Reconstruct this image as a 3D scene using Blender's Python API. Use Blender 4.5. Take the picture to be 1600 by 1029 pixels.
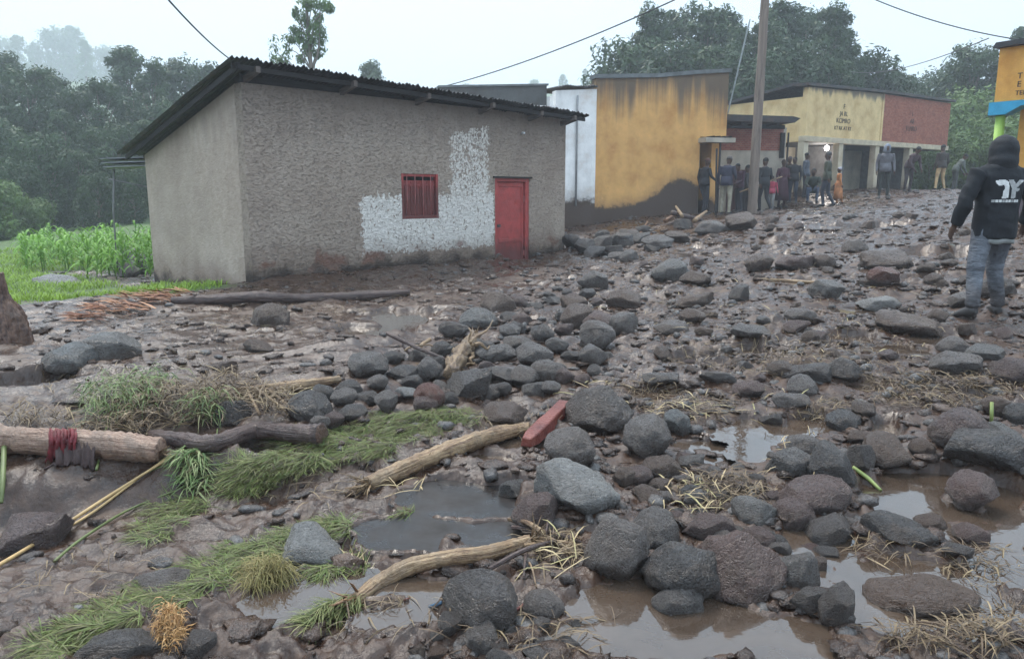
import bpy, bmesh, math, random
import numpy as np
from mathutils import Vector, Matrix
from mathutils.bvhtree import BVHTree

for o in list(bpy.data.objects): bpy.data.objects.remove(o)
S = bpy.context.scene
COL = S.collection
R = math.radians
random.seed(7); RNG = np.random.default_rng(7)

# ------------------------------------------------------------------ camera
F = 1200.0; W0, H0 = 1600.0, 1029.0; HORIZON = 300.0
PITCH = math.atan((H0/2-HORIZON)/F); CAMZ = 1.6
cam_d = bpy.data.cameras.new('camera'); cam = bpy.data.objects.new('camera', cam_d); COL.objects.link(cam)
cam_d.sensor_width = 36; cam_d.lens = 36*F/W0; cam_d.clip_end = 2000; cam_d.clip_start = .05
cam.location = (0, 0, CAMZ); cam.rotation_euler = (R(90)-PITCH, 0, 0)
S.camera = cam

# ------------------------------------------------------------------ sky, sun, exposure
wd = bpy.data.worlds.new('World'); S.world = wd; wd.use_nodes = True
nt = wd.node_tree; nt.nodes.clear()
SUN_EL, SUN_AZ = R(58), R(-30)
sky = nt.nodes.new('ShaderNodeTexSky'); sky.sky_type = 'NISHITA'; sky.sun_disc = False
sky.sun_elevation = SUN_EL; sky.sun_rotation = SUN_AZ; sky.dust_density = 5; sky.air_density = 1.0; sky.altitude = 1800
ovc = nt.nodes.new('ShaderNodeMixRGB'); ovc.inputs[0].default_value = .85      # an even cloud deck over the blue
# standard overcast sky: brightness goes with (1 + 2 sin elevation) / 3
_tc = nt.nodes.new('ShaderNodeTexCoord'); _sx = nt.nodes.new('ShaderNodeSeparateXYZ'); nt.links.new(_tc.outputs['Generated'], _sx.inputs[0])
_mx = nt.nodes.new('ShaderNodeMath'); _mx.operation = 'MAXIMUM'; nt.links.new(_sx.outputs[2], _mx.inputs[0]); _mx.inputs[1].default_value = 0
_md = nt.nodes.new('ShaderNodeMath'); _md.operation = 'MULTIPLY_ADD'; nt.links.new(_mx.outputs[0], _md.inputs[0]); _md.inputs[1].default_value = 2/3; _md.inputs[2].default_value = 1/3
_vm = nt.nodes.new('ShaderNodeVectorMath'); _vm.operation = 'SCALE'; _vm.inputs[0].default_value = (10.0, 12.3, 14.6); nt.links.new(_md.outputs[0], _vm.inputs['Scale'])
nt.links.new(_vm.outputs[0], ovc.inputs[2])
bg = nt.nodes.new('ShaderNodeBackground'); bg.inputs[1].default_value = .105
wo = nt.nodes.new('ShaderNodeOutputWorld')
nt.links.new(sky.outputs[0], ovc.inputs[1]); nt.links.new(ovc.outputs[0], bg.inputs[0]); nt.links.new(bg.outputs[0], wo.inputs[0])
sd = bpy.data.lights.new('sun', 'SUN'); sd.energy = 1.5; sd.angle = R(18); sd.color = (1, .93, .84)
sun = bpy.data.objects.new('sun', sd); COL.objects.link(sun); sun.location = (-20, 40, 60)
sun.rotation_euler = (R(90)-SUN_EL, 0, R(180)-SUN_AZ)
S.view_settings.view_transform = 'Standard'; S.view_settings.look = 'None'
S.view_settings.exposure = 1.06; S.view_settings.gamma = 1
S.render.engine = 'CYCLES'
S.cycles.max_bounces = 5; S.cycles.diffuse_bounces = 2; S.cycles.glossy_bounces = 2; S.cycles.transmission_bounces = 2; S.cycles.volume_bounces = 1
S.cycles.use_adaptive_sampling = True; S.cycles.adaptive_threshold = .02; S.cycles.use_denoising = True

# ------------------------------------------------------------------ helpers
def ray(px, py):
    xc = (px-W0/2)/F; yc = (H0/2-py)/F
    return np.array([xc, math.cos(PITCH)+yc*math.sin(PITCH), -math.sin(PITCH)+yc*math.cos(PITCH)])
CO = np.array([0, 0, CAMZ])
def at(px, py, Y):
    d = ray(px, py); return CO+d*(Y/d[1])

def tag(o, label=None, cat=None, group=None, kind=None):
    if label: o['label'] = label
    if cat: o['category'] = cat
    if group: o['group'] = group
    if kind: o['kind'] = kind
    return o
def empty(name, loc=(0, 0, 0), rz=0):
    o = bpy.data.objects.new(name, None); COL.objects.link(o); o.location = loc; o.rotation_euler = (0, 0, rz)
    o.empty_display_size = .2
    return o
def link(name, me, mat=None, parent=None, smooth=False):
    o = bpy.data.objects.new(name, me); COL.objects.link(o)
    if mat is not None and len(me.materials) == 0:
        for m in (mat if isinstance(mat, (list, tuple)) else [mat]): me.materials.append(m)
    if parent: o.parent = parent
    if smooth: me.polygons.foreach_set('use_smooth', np.ones(len(me.polygons), dtype=bool))
    return o
def np_mesh(name, V, Fc, smooth=True):
    V = np.asarray(V, dtype=np.float32); Fc = np.asarray(Fc, dtype=np.int32)
    me = bpy.data.meshes.new(name); k = Fc.shape[1]
    me.vertices.add(len(V)); me.vertices.foreach_set('co', V.ravel())
    me.loops.add(Fc.size); me.loops.foreach_set('vertex_index', Fc.ravel())
    me.polygons.add(len(Fc)); me.polygons.foreach_set('loop_start', np.arange(0, Fc.size, k, dtype=np.int32))
    me.polygons.foreach_set('use_smooth', np.full(len(Fc), smooth))
    me.update(calc_edges=True); me.validate()
    return me
def attr(me, name, vals):
    a = me.attributes.new(name, 'FLOAT', 'POINT'); a.data.foreach_set('value', np.asarray(vals, dtype=np.float32))
def bm_mesh(name, bm):
    bmesh.ops.recalc_face_normals(bm, faces=bm.faces); me = bpy.data.meshes.new(name); bm.to_mesh(me); bm.free(); return me

# numpy gradient noise
def _h(i, j, s):
    n = (i.astype(np.int64)*374761393+j.astype(np.int64)*668265263+s*1442695041) & 0xffffffff
    n = ((n ^ (n >> 13))*1274126177) & 0xffffffff
    return (n ^ (n >> 16)) & 0xffff
def noise(x, y, s=0):
    x = np.asarray(x, float); y = np.asarray(y, float)
    xi = np.floor(x); yi = np.floor(y); fx = x-xi; fy = y-yi
    u = fx*fx*fx*(fx*(fx*6-15)+10); v = fy*fy*fy*(fy*(fy*6-15)+10)
    def g(i, j):
        a = _h(xi+i, yi+j, s)*(2*np.pi/65536); return np.cos(a)*(fx-i)+np.sin(a)*(fy-j)
    return ((g(0, 0)*(1-u)+g(1, 0)*u)*(1-v)+(g(0, 1)*(1-u)+g(1, 1)*u)*v)*1.5
def fbm(x, y, s=0, o=4, gain=.5):
    t = 0; a = 1
    for k in range(o):
        t = t+a*noise(x*2**k+k*17.3, y*2**k-k*9.1, s+k); a *= gain
    return t
def sstep(a, b, x):
    t = np.clip((x-a)/(b-a), 0, 1); return t*t*(3-2*t)
def noise3(P, s=0):
    return (noise(P[..., 0]+P[..., 2]*.61, P[..., 1]-P[..., 2]*.37, s)+noise(P[..., 1]*1.03+9.2, P[..., 2]+P[..., 0]*.43, s+5)+noise(P[..., 2]+3.1, P[..., 0]*.97-P[..., 1]*.51, s+9))/1.7

# material builder
class Mat:
    def __init__(s, name, rough=.6, base=(.5, .5, .5), spec=.5):
        s.m = bpy.data.materials.new(name); s.m.use_nodes = True; s.t = s.m.node_tree; s.L = s.t.links
        s.b = s.t.nodes['Principled BSDF']; s.out = s.t.nodes['Material Output']
        s.b.inputs['Roughness'].default_value = rough; s.b.inputs['Base Color'].default_value = (*base, 1)
        s.b.inputs['Specular IOR Level'].default_value = spec
        s.tc = s.t.nodes.new('ShaderNodeTexCoord')
    def n(s, typ, **kw):
        x = s.t.nodes.new('ShaderNode'+typ)
        for k, v in kw.items(): setattr(x, k, v)
        return x
    def coord(s, kind='Object', scale=(1, 1, 1)):
        mp = s.n('Mapping'); mp.inputs['Scale'].default_value = scale; s.L.new(s.tc.outputs[kind], mp.inputs[0]); return mp.outputs[0]
    def noise(s, scale, detail=4, rough=.55, co=None, dist=0):
        x = s.n('TexNoise'); x.inputs['Scale'].default_value = scale; x.inputs['Detail'].default_value = detail
        x.inputs['Roughness'].default_value = rough; x.inputs['Distortion'].default_value = dist
        s.L.new(co if co is not None else s.tc.outputs['Object'], x.inputs['Vector']); return x.outputs['Fac']
    def voro(s, scale, co=None, feature='F1', rnd=1):
        x = s.n('TexVoronoi'); x.feature = feature; x.inputs['Scale'].default_value = scale; x.inputs['Randomness'].default_value = rnd
        s.L.new(co if co is not None else s.tc.outputs['Object'], x.inputs['Vector']); return x.outputs['Distance']
    def math(s, op, a, b=None, clamp=False):
        x = s.n('Math', operation=op); x.use_clamp = clamp
        for i, v in enumerate((a, b)):
            if v is None: continue
            if isinstance(v, (int, float)): x.inputs[i].default_value = v
            else: s.L.new(v, x.inputs[i])
        return x.outputs[0]
    def ramp(s, fac, stops):
        x = s.n('ValToRGB'); el = x.color_ramp.elements
        while len(el) < len(stops): el.new(.5)
        for e, (p, c) in zip(el, stops):
            e.position = p; e.color = (*c, 1) if isinstance(c, (tuple, list)) else (c, c, c, 1)
        s.L.new(fac, x.inputs[0]); return x.outputs[0]
    def step(s, fac, a, b):
        x = s.n('MapRange'); x.interpolation_type = 'SMOOTHSTEP'; x.inputs[1].default_value = a; x.inputs[2].default_value = b
        s.L.new(fac, x.inputs[0]); return x.outputs[0]
    def mix(s, fac, a, b, blend='MIX'):
        x = s.n('MixRGB', blend_type=blend)
        for i, v in enumerate((fac, a, b)):
            if isinstance(v, (int, float)): x.inputs[i].default_value = v
            elif isinstance(v, tuple): x.inputs[i].default_value = (*v, 1)
            else: s.L.new(v, x.inputs[i])
        return x.outputs[0]
    def xyz(s, kind='Object'):
        x = s.n('SeparateXYZ'); s.L.new(s.tc.outputs[kind], x.inputs[0]); return x.outputs
    def attr(s, name):
        x = s.n('Attribute'); x.attribute_name = name; return x.outputs['Fac']
    def rnd(s):
        return s.n('ObjectInfo').outputs['Random']
    def bump(s, h, strength=.5, dist=.02, prev=None):
        x = s.n('Bump'); x.inputs['Strength'].default_value = strength; x.inputs['Distance'].default_value = dist
        s.L.new(h, x.inputs['Height'])
        if prev is not None: s.L.new(prev, x.inputs['Normal'])
        s.L.new(x.outputs[0], s.b.inputs['Normal']); return x.outputs[0]
    def base(s, c): s.L.new(c, s.b.inputs['Base Color'])
    def rough(s, c): s.L.new(c, s.b.inputs['Roughness'])

def simple(name, col, rough=.6, var=.25, scale=6, bump=0, bscale=40, spec=.4):
    m = Mat(name, rough, col, spec)
    f = m.noise(scale, 5)
    m.base(m.ramp(f, [(.3, tuple(c*(1-var) for c in col)), (.7, tuple(min(1, c*(1+var)) for c in col))]))
    if bump: m.bump(m.noise(bscale, 5), bump, .01)
    return m.m

# mesh shape helpers
def box(bm, x0, x1, y0, y1, z0, z1, bev=0):
    vs = [bm.verts.new((x, y, z)) for x in (x0, x1) for y in (y0, y1) for z in (z0, z1)]
    for f in ((0, 1, 3, 2), (4, 6, 7, 5), (0, 4, 5, 1), (2, 3, 7, 6), (0, 2, 6, 4), (1, 5, 7, 3)): bm.faces.new([vs[i] for i in f])
    return vs
def box_obj(name, dims, mat, parent=None, bev=.008):
    bm = bmesh.new(); box(bm, *dims)
    if bev: bmesh.ops.bevel(bm, geom=bm.edges[:], offset=bev, segments=2, affect='EDGES', profile=.6)
    return link(name, bm_mesh(name, bm), mat, parent)
def prism(name, pts, y0, y1, mat, parent=None):
    """polygon in x,z extruded along y"""
    bm = bmesh.new(); a = [bm.verts.new((x, y0, z)) for x, z in pts]; b = [bm.verts.new((x, y1, z)) for x, z in pts]
    bm.faces.new(a); bm.faces.new(b[::-1]); n = len(pts)
    for i in range(n): bm.faces.new((a[i], b[i], b[(i+1) % n], a[(i+1) % n]))
    return link(name, bm_mesh(name, bm), mat, parent)
def wall_holes(name, x0, x1, z0, z1, holes, y0, y1, mat, parent):
    """wall slab in x,z with rectangular openings, thickness y0..y1, top may be a function of x"""
    xs = sorted({x0, x1, *[h[0] for h in holes], *[h[1] for h in holes]}); zs = sorted({z0, *[h[2] for h in holes], *[h[3] for h in holes], z1})
    def inh(a, b): return any(h[0]-1e-6 < a < h[1]+1e-6 and h[2]-1e-6 < b < h[3]+1e-6 for h in holes)
    bm = bmesh.new(); cell = {}
    def vert(x, y, z):
        k = (round(x, 5), round(y, 5), round(z, 5))
        if k not in cell: cell[k] = bm.verts.new(k)
        return cell[k]
    filled = {}
    for i in range(len(xs)-1):
        for j in range(len(zs)-1):
            filled[i, j] = not inh((xs[i]+xs[i+1])/2, (zs[j]+zs[j+1])/2)
    for (i, j), f in filled.items():
        if not f: continue
        a, b, c, d = xs[i], xs[i+1], zs[j], zs[j+1]
        bm.faces.new([vert(a, y0, c), vert(b, y0, c), vert(b, y0, d), vert(a, y0, d)])
        bm.faces.new([vert(a, y1, c), vert(a, y1, d), vert(b, y1, d), vert(b, y1, c)])
        for di, dj, e in ((-1, 0, ((a, c), (a, d))), (1, 0, ((b, c), (b, d))), (0, -1, ((a, c), (b, c))), (0, 1, ((a, d), (b, d)))):
            if not filled.get((i+di, j+dj), False):
                (p, q), (r, s_) = e
                bm.faces.new([vert(p, y0, q), vert(r, y0, s_), vert(r, y1, s_), vert(p, y1, q)])
    return link(name, bm_mesh(name, bm), mat, parent)

def frames(P):
    P = np.asarray(P, float); T = np.gradient(P, axis=0); T /= np.linalg.norm(T, axis=1)[:, None]+1e-9
    up = np.array([0, 0, 1.]) if abs(T[0][2]) < .8 else np.array([0, 1., 0])
    A = []; B = []
    a = np.cross(T[0], up); a /= np.linalg.norm(a)
    for t in T:
        a = a-t*np.dot(a, t); a /= np.linalg.norm(a); A.append(a.copy()); B.append(np.cross(t, a))
    return T, np.array(A), np.array(B)
def tube_arrays(P, rad, seg=8, rough=0, seed=0, cap=True, flat=1.0):
    P = np.asarray(P, float); rad = np.broadcast_to(np.asarray(rad, float), (len(P),))
    T, A, B = frames(P); th = np.linspace(0, 2*np.pi, seg, endpoint=False)
    ring = A[:, None, :]*np.cos(th)[None, :, None]+B[:, None, :]*np.sin(th)[None, :, None]*flat
    k = np.ones((len(P), seg))
    if rough:
        q = np.arange(len(P))[:, None]*.55+np.zeros((1, seg))
        k = 1+rough*(noise(q, np.cos(th)[None]*1.7+seed, seed)+.7*noise(q*.35+7, np.sin(th)[None]*1.4+seed*2., seed+3)+.5*noise(q*2.1, (np.arange(seg)*1.3)[None]+q*0, seed+6))
    V = P[:, None, :]+ring*(rad[:, None]*k)[..., None]
    n = len(P); V = V.reshape(-1, 3)
    i = np.arange(n-1)[:, None]*seg; j = np.arange(seg)[None]; j2 = (j+1) % seg
    Fq = np.stack([i+j, i+j2, i+seg+j2, i+seg+j], -1).reshape(-1, 4)
    if cap:
        V = np.vstack([V, P[:1], P[-1:]]); c0 = n*seg; c1 = c0+1
        a = np.arange(seg); b = (a+1) % seg
        Fq = np.vstack([Fq, np.stack([b, a, np.full(seg, c0), np.full(seg, c0)], -1), np.stack([(n-1)*seg+a, (n-1)*seg+b, np.full(seg, c1), np.full(seg, c1)], -1)])
    return V, Fq
def join_arrays(parts):
    Vs = []; Fs = []; o = 0
    for V, Fq in parts: Vs.append(V); Fs.append(np.asarray(Fq)+o); o += len(V)
    return np.vstack(Vs), np.vstack(Fs)
def qmesh(name, V, Fq, smooth=True):
    """quads, degenerate quads (last two equal) become triangles"""
    bad = Fq[:, 2] == Fq[:, 3]
    if not bad.any(): return np_mesh(name, V, Fq, smooth)
    q = Fq[~bad]; t = Fq[bad][:, :3]
    me = bpy.data.meshes.new(name); me.vertices.add(len(V)); me.vertices.foreach_set('co', np.asarray(V, np.float32).ravel())
    idx = np.concatenate([q.ravel(), t.ravel()]).astype(np.int32); me.loops.add(len(idx)); me.loops.foreach_set('vertex_index', idx)
    st = np.concatenate([np.arange(len(q))*4, len(q)*4+np.arange(len(t))*3]).astype(np.int32)
    me.polygons.add(len(st)); me.polygons.foreach_set('loop_start', st); me.polygons.foreach_set('use_smooth', np.full(len(st), smooth))
    me.update(calc_edges=True); me.validate(); return me
def tube(name, P, rad, mat, parent=None, seg=8, rough=0, seed=0, flat=1.0):
    V, Fq = tube_arrays(P, rad, seg, rough, seed, True, flat); me = qmesh(name, V, Fq); P = np.asarray(P, float); n = len(P)
    s = np.concatenate([[0], np.cumsum(np.linalg.norm(np.diff(P, axis=0), axis=1))]); th = np.linspace(0, 2*np.pi, seg, endpoint=False); r0 = float(np.max(rad))
    lw = np.stack([np.repeat(s, seg), np.tile(np.cos(th)*r0, n), np.tile(np.sin(th)*r0, n)], -1); lw = np.vstack([lw, [[s[0], 0, 0], [s[-1], 0, 0]]])
    at_ = me.attributes.new('lw', 'FLOAT_VECTOR', 'POINT'); at_.data.foreach_set('vector', lw.astype(np.float32).ravel())
    return link(name, me, mat, parent)
def spline(pts, n):
    """Catmull-Rom through rows of pts"""
    P = np.asarray(pts, float); m = len(P)
    if m == 2: return P[0]+(P[1]-P[0])*np.linspace(0, 1, n)[:, None]
    Q = np.vstack([2*P[0]-P[1], P, 2*P[-1]-P[-2]]); u = np.linspace(0, m-1-1e-6, n); i = u.astype(int); t = (u-i)[:, None]
    a, b, c, d = Q[i], Q[i+1], Q[i+2], Q[i+3]
    return .5*(2*b+(c-a)*t+(2*a-5*b+4*c-d)*t**2+(3*b-a-3*c+d)*t**3)
def resolve(name, lst, mat, parent=None): pass

# blades: strips used for grass, straw, long leaves
def blade_arrays(p, d, L, w, arch, droop=0, rows=4, twist=0):
    """p Nx3 base, d Nx3 unit direction, L,w,arch N"""
    N = len(p); t = np.linspace(0, 1, rows)
    side = np.cross(d, np.array([0, 0, 1.])); side /= np.linalg.norm(side, axis=1)[:, None]+1e-6
    if twist: side = side+RNG.normal(0, twist, (N, 3)); side /= np.linalg.norm(side, axis=1)[:, None]
    prof = np.array([.6, 1, .75, .08]) if rows == 4 else np.interp(t, [0, .3, .7, 1], [.6, 1, .7, .05])
    C = p[:, None]+d[:, None]*(L[:, None]*t)[..., None]
    C[..., 2] += arch[:, None]*np.sin(np.pi*t)[None]-droop*L[:, None]*(t**2)[None]
    A = C+side[:, None]*(w[:, None]*prof[None])[..., None]*.5; B = C-side[:, None]*(w[:, None]*prof[None])[..., None]*.5
    V = np.stack([A, B], 2).reshape(-1, 3)
    k = np.arange(N)[:, None]*rows*2+np.arange(rows-1)[None]*2
    Fq = np.stack([k, k+1, k+3, k+2], -1).reshape(-1, 4)
    return V, Fq, np.repeat(RNG.random(N), rows*2)
# ------------------------------------------------------------------ terrain
CP = []
def cpz(px, py, z):      # a place on the ground whose height is known
    d = ray(px, py); t = (z-CAMZ)/d[2]; q = CO+d*t; CP.append((q[0], q[1], z))
def cpy(px, py, Y): CP.append(tuple(at(px, py, Y)))
for px in (-300, 0, 400, 800, 1200, 1600, 1900): cpz(px, 1029, -.02+.00003*px)
for a in ((0, 800, -.12), (200, 900, -.03), (500, 800, 0), (900, 800, .03), (1300, 800, .03), (1600, 800, .06), (1600, 600, .25), (1300, 620, .16), (1000, 620, .13), (800, 600, .12),
          (550, 640, .05), (300, 620, .06), (0, 640, .10), (-300, 700, 0), (1100, 430, .42), (1350, 400, .66), (1600, 400, .78), (1000, 490, .2), (1250, 500, .36), (130, 462, 0), (600, 500, .12), (450, 520, .13), (1900, 500, .5), (-200, 480, .0)): cpz(*a)
for a in ((1540, 495, 7.5), (395, 442, 12), (243, 441, 14.6), (700, 420, 14.6), (880, 397, 17.5), (932, 350, 22.6), (1090, 334, 23.6), (1192, 333, 26), (1380, 312, 25), (1470, 303, 34),
          (1262, 306, 29), (1436, 300, 33.8), (100, 400, 22), (0, 372, 34), (230, 352, 34), (1590, 345, 15), (720, 350, 28)): cpy(*a)
CP += [(-40, 60, 1.0), (0, 60, 2.0), (30, 60, 3.0), (60, 60, 3.5), (-40, 20, -.3), (40, 20, 2.0), (-25, 5, 0), (25, 3, .4), (0, -6, 0), (-15, -4, 0), (15, -4, .1)]
CP = np.array(CP)
def _tps(r2): return .5*r2*np.log(r2+1e-9)
_n = len(CP); _K = _tps(((CP[:, None, :2]-CP[None, :, :2])**2).sum(-1))+np.eye(_n)*.25
_P = np.hstack([np.ones((_n, 1)), CP[:, :2]]); _A = np.block([[_K, _P], [_P.T, np.zeros((3, 3))]])
_w = np.linalg.solve(_A, np.concatenate([CP[:, 2], np.zeros(3)]))
def base_h(x, y):
    x = np.asarray(x, float); y = np.asarray(y, float); sh = x.shape; x = x.ravel(); y = y.ravel(); out = np.empty(len(x))
    xc = np.clip(x, -45, 62); yc = np.clip(y, -8, 62)
    for s in range(0, len(x), 20000):
        e = slice(s, s+20000); r2 = (xc[e, None]-CP[None, :, 0])**2+(yc[e, None]-CP[None, :, 1])**2
        out[e] = _tps(r2) @ _w[:_n]+_w[_n]+_w[_n+1]*xc[e]+_w[_n+2]*yc[e]
    hill = sstep(55, 290, y-.05*np.abs(x))*(30+5*fbm(x*.012, y*.012, 3, 3))+sstep(60, 200, np.abs(x))*6*sstep(0, 60, y)
    return (out+hill).reshape(sh)

# standing water: (px,py,w,h) ellipses grouped into pools of one level
POOLS = [
    ('muddy_pool', [(1470, 800, 270, 90), (1390, 895, 250, 130), (1530, 960, 240, 110), (1170, 985, 330, 80), (960, 940, 190, 70), (1290, 840, 120, 50), (1500, 745, 190, 45), (1000, 1000, 260, 60), (1560, 860, 130, 90)]),
    ('muddy_pool', [(1190, 672, 150, 40), (1175, 712, 60, 50), (1280, 655, 110, 26), (1390, 668, 55, 32)]),
    ('muddy_pool', [(628, 497, 120, 40), (570, 520, 90, 26)]),
    ('wet_slab_pool', [(725, 775, 200, 62), (650, 828, 190, 56), (765, 830, 120, 46)]),
    ('muddy_pool', [(560, 905, 160, 50), (480, 925, 190, 60), (620, 960, 150, 40), (700, 915, 100, 30)]),
    ('muddy_pool', [(1405, 545, 95, 26), (1335, 524, 60, 20)]),
    ('muddy_pool', [(1480, 390, 150, 16), (1545, 420, 110, 20)]),
    ('muddy_pool', [(410, 705, 80, 24)]),
    ('muddy_pool', [(60, 606, 130, 22)]),
    ('muddy_pool', [(1040, 615, 90, 16)]),
    ('muddy_pool', [(1150, 545, 80, 14), (1210, 560, 60, 12)]),
    ('muddy_pool', [(820, 690, 110, 26), (760, 715, 90, 20)]),
    ('muddy_pool', [(1345, 352, 150, 9), (1290, 358, 90, 7)]),
    ('muddy_pool', [(1200, 378, 120, 9)]),
    ('muddy_pool', [(1105, 398, 80, 8)]),
    ('muddy_pool', [(1440, 432, 70, 12), (1410, 445, 60, 9)]),
    ('muddy_pool', [(1330, 482, 80, 12)]),
    ('muddy_pool', [(1180, 512, 90, 11)]),
    ('muddy_pool', [(1590, 452, 90, 26)]),
    ('muddy_pool', [(1470, 528, 110, 20)]),
    ('muddy_pool', [(1062, 562, 90, 12)]),
    ('muddy_pool', [(1350, 603, 90, 13)]),
    ('muddy_pool', [(1105, 692, 110, 20), (1130, 720, 60, 16)]),
    ('muddy_pool', [(1250, 440, 90, 8)]),
    ('muddy_pool', [(1530, 620, 90, 16)]),
    ('muddy_pool', [(980, 545, 50, 10)]),
]
def on_base(px, py):
    d = ray(px, py); Y = np.geomspace(1.5, 120, 1500); P = CO[None]+d[None]*(Y/d[1])[:, None]
    k = np.argmax(P[:, 2] < base_h(P[:, 0], P[:, 1])); return P[k]
PW = []
for nm, els in POOLS:
    E = []; zs = []
    for (px, py, w, h) in els:
        c = on_base(px, py); l = on_base(px-w/2, py); r_ = on_base(px+w/2, py); u_ = on_base(px, py-h/2); d_ = on_base(px, py+h/2)
        E.append((c[0], c[1], np.hypot(*(r_-l)[:2])/2, max(.08, np.hypot(*(u_-d_)[:2])/2), math.atan2(c[0], c[1]))); zs.append(c[2])
    PW.append((nm, E, float(np.mean(zs))-.02))
def pool_mask(E, x, y):
    m = np.zeros_like(x)
    wob = fbm(x*2.6, y*2.6, 31, 4)*.5
    for (cx, cy, a, b, th) in E:
        dx = x-cx; dy = y-cy; lx = dx*math.cos(th)-dy*math.sin(th); ly = dx*math.sin(th)+dy*math.cos(th)
        r = np.sqrt((lx/a)**2+(ly/b)**2)+wob
        m = np.maximum(m, 1-sstep(.7, 1.35, r))
    return m
def pool_near(E, x, y):
    sel = np.zeros(x.shape, bool)
    for (cx, cy, a, b_, th) in E: sel |= (np.abs(x-cx) < 1.9*max(a, b_)) & (np.abs(y-cy) < 1.9*max(a, b_))
    return sel
def grassy(x, y):     # 1 on the meadow left of the house and on the far hills
    a = sstep(10.5, 11.3, y-.10*(x+8)+.6*fbm(x*.9, y*.9, 8, 3))*(1-sstep(-.75, -.25, (x+4.069)*.688+(y-12)*.726+.3*fbm(x, y, 9, 2)))
    a = np.maximum(a, sstep(17.5, 18.5, y)*(1-sstep(-4, -2, x)))
    b = sstep(36, 40, y)
    c = sstep(19.0, 20.5, x-.25*(y-30))*sstep(24, 26, y)
    return np.clip(np.maximum(np.maximum(a, b), c), 0, 1)
HU = np.array([.688, .726]); HV = np.array([-.726, .688]); HC = np.array([-4.069, 12.0])
def in_house(x, y, m=.0):
    a = (x-HC[0])*HU[0]+(y-HC[1])*HU[1]; b = (x-HC[0])*HV[0]+(y-HC[1])*HV[1]
    return (a > -m) & (a < 7.65+m) & (b > -m) & (b < 3.8+m)
def H(x, y, fine=True):
    x = np.asarray(x, float); y = np.asarray(y, float)
    b = base_h(x, y); g = grassy(x, y)
    near = 1-sstep(30, 60, y)
    # the washed-out step below the logs on the left
    bank = (1-sstep(-1.5, -.9, x+.3*fbm(x*1.5, y*1.5, 40, 3)))*sstep(4.30, 4.75, y-.12*x+.14*fbm(x*1.3, y*1.3, 41, 3))*(1-sstep(6.5, 9, y))
    b = b+.12*bank-.10*(1-bank)*(1-sstep(-1.5, -.8, x))*(1-sstep(4.5, 5, y))*sstep(2.8, 3.6, y)
    rough = .78+.22*sstep(-1, 2, x-.15*y+2)
    wx = x+.12*noise(x*2.3, y*2.3, 77); wy = y+.12*noise(x*2.3+9, y*2.3, 78)
    ch = np.clip(.85+.8*noise(x*.55+3, y*.55, 79), .35, 1.5)*rough*(1-.8*g)       # how churned the mud is here
    n = .06*fbm(x*.8, y*.8, 1, 2)*rough; rt = sstep(-.16, .10, x/(np.abs(y)+1)+.10*noise(x*.9, y*.9, 53))
    n = n+ch*(.075*(np.abs(noise(wx*2.1, wy*2.1, 11))-.22)+.06*(np.abs(noise(wx*4.7, wy*4.7, 12))-.22)*(.75+.25*rt))
    al = -.905*x-.425*y; ac = .425*x-.905*y; n = n+(1-rt)*(1-g)*(.030*noise(al*.9, ac*4.5, 31)+.014*noise(al*2.2, ac*11, 32))   # the flow's drag lines
    if fine: n = n+ch*((.046*(np.abs(noise(wx*10.3, wy*10.3, 21))-.22)+.020*(np.abs(noise(wx*22, wy*22, 22))-.2))*(.7+.3*rt)+.006*noise(x*41, y*41, 23))
    n = n*near
    wm = np.zeros_like(b)
    for (nm, E, lv) in PW:
        sel = pool_near(E, x, y)
        if not sel.any(): continue
        m = np.zeros_like(b); m[sel] = pool_mask(E, x[sel], y[sel])
        flat = .5 if nm == 'wet_slab_pool' else (.42 if len(E) > 6 else .6)
        core = sstep(.3, .8, m)
        tgt = lv-.028+n*flat+(.02 if nm == 'muddy_pool' else -.012)*0
        b2 = b+n
        rim = np.maximum(b2, lv+.012+.05*np.abs(n))
        edge = sstep(.0, .16, m)
        z = np.where(m > 0, rim*(1-core)+tgt*core, b2)
        b = np.where(m > 0, b2*(1-edge)+z*edge-n, b)
        wm = np.maximum(wm, m)
    # mud heaped against the house front and the yellow wall
    a = (x-HC[0])*HU[0]+(y-HC[1])*HU[1]; c = (x-HC[0])*HV[0]+(y-HC[1])*HV[1]
    b = b+.10*np.exp(-((c+.25)/.45)**2)*sstep(-.3, .3, a)*(1-sstep(5.2, 5.6, a)*(1-sstep(6.4, 6.7, a)))*(1-sstep(7.6, 8.6, a))
    b = b+.30*np.exp(-((a-8.3)/.55)**2-((c-.2)/.6)**2)
    return b+n
GRID = {}
def Hq(x, y):
    """height of the built ground sheet, read back from its own mesh"""
    x = np.asarray(x, float); y = np.asarray(y, float); r, a, Z = GRID['r'], GRID['a'], GRID['z']
    rr = np.hypot(x, y+2.0); aa = np.arctan2(x, y+2.0)
    i = np.clip(np.searchsorted(r, rr)-1, 0, len(r)-2); j = np.clip(np.searchsorted(a, aa)-1, 0, len(a)-2)
    u = np.clip((rr-r[i])/(r[i+1]-r[i]), 0, 1); v = np.clip((aa-a[j])/(a[j+1]-a[j]), 0, 1)
    return (Z[i, j]*(1-u)+Z[i+1, j]*u)*(1-v)+(Z[i, j+1]*(1-u)+Z[i+1, j+1]*u)*v
YS = np.geomspace(1.5, 80, 1200)
def G(px, py):
    """the ground point seen at a pixel of the photograph"""
    d = ray(px, py); P = CO[None]+d[None]*(YS/d[1])[:, None]
    k = int(np.argmax(P[:, 2] < Hq(P[:, 0], P[:, 1])))
    return P[k] if k else P[-1]
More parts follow.
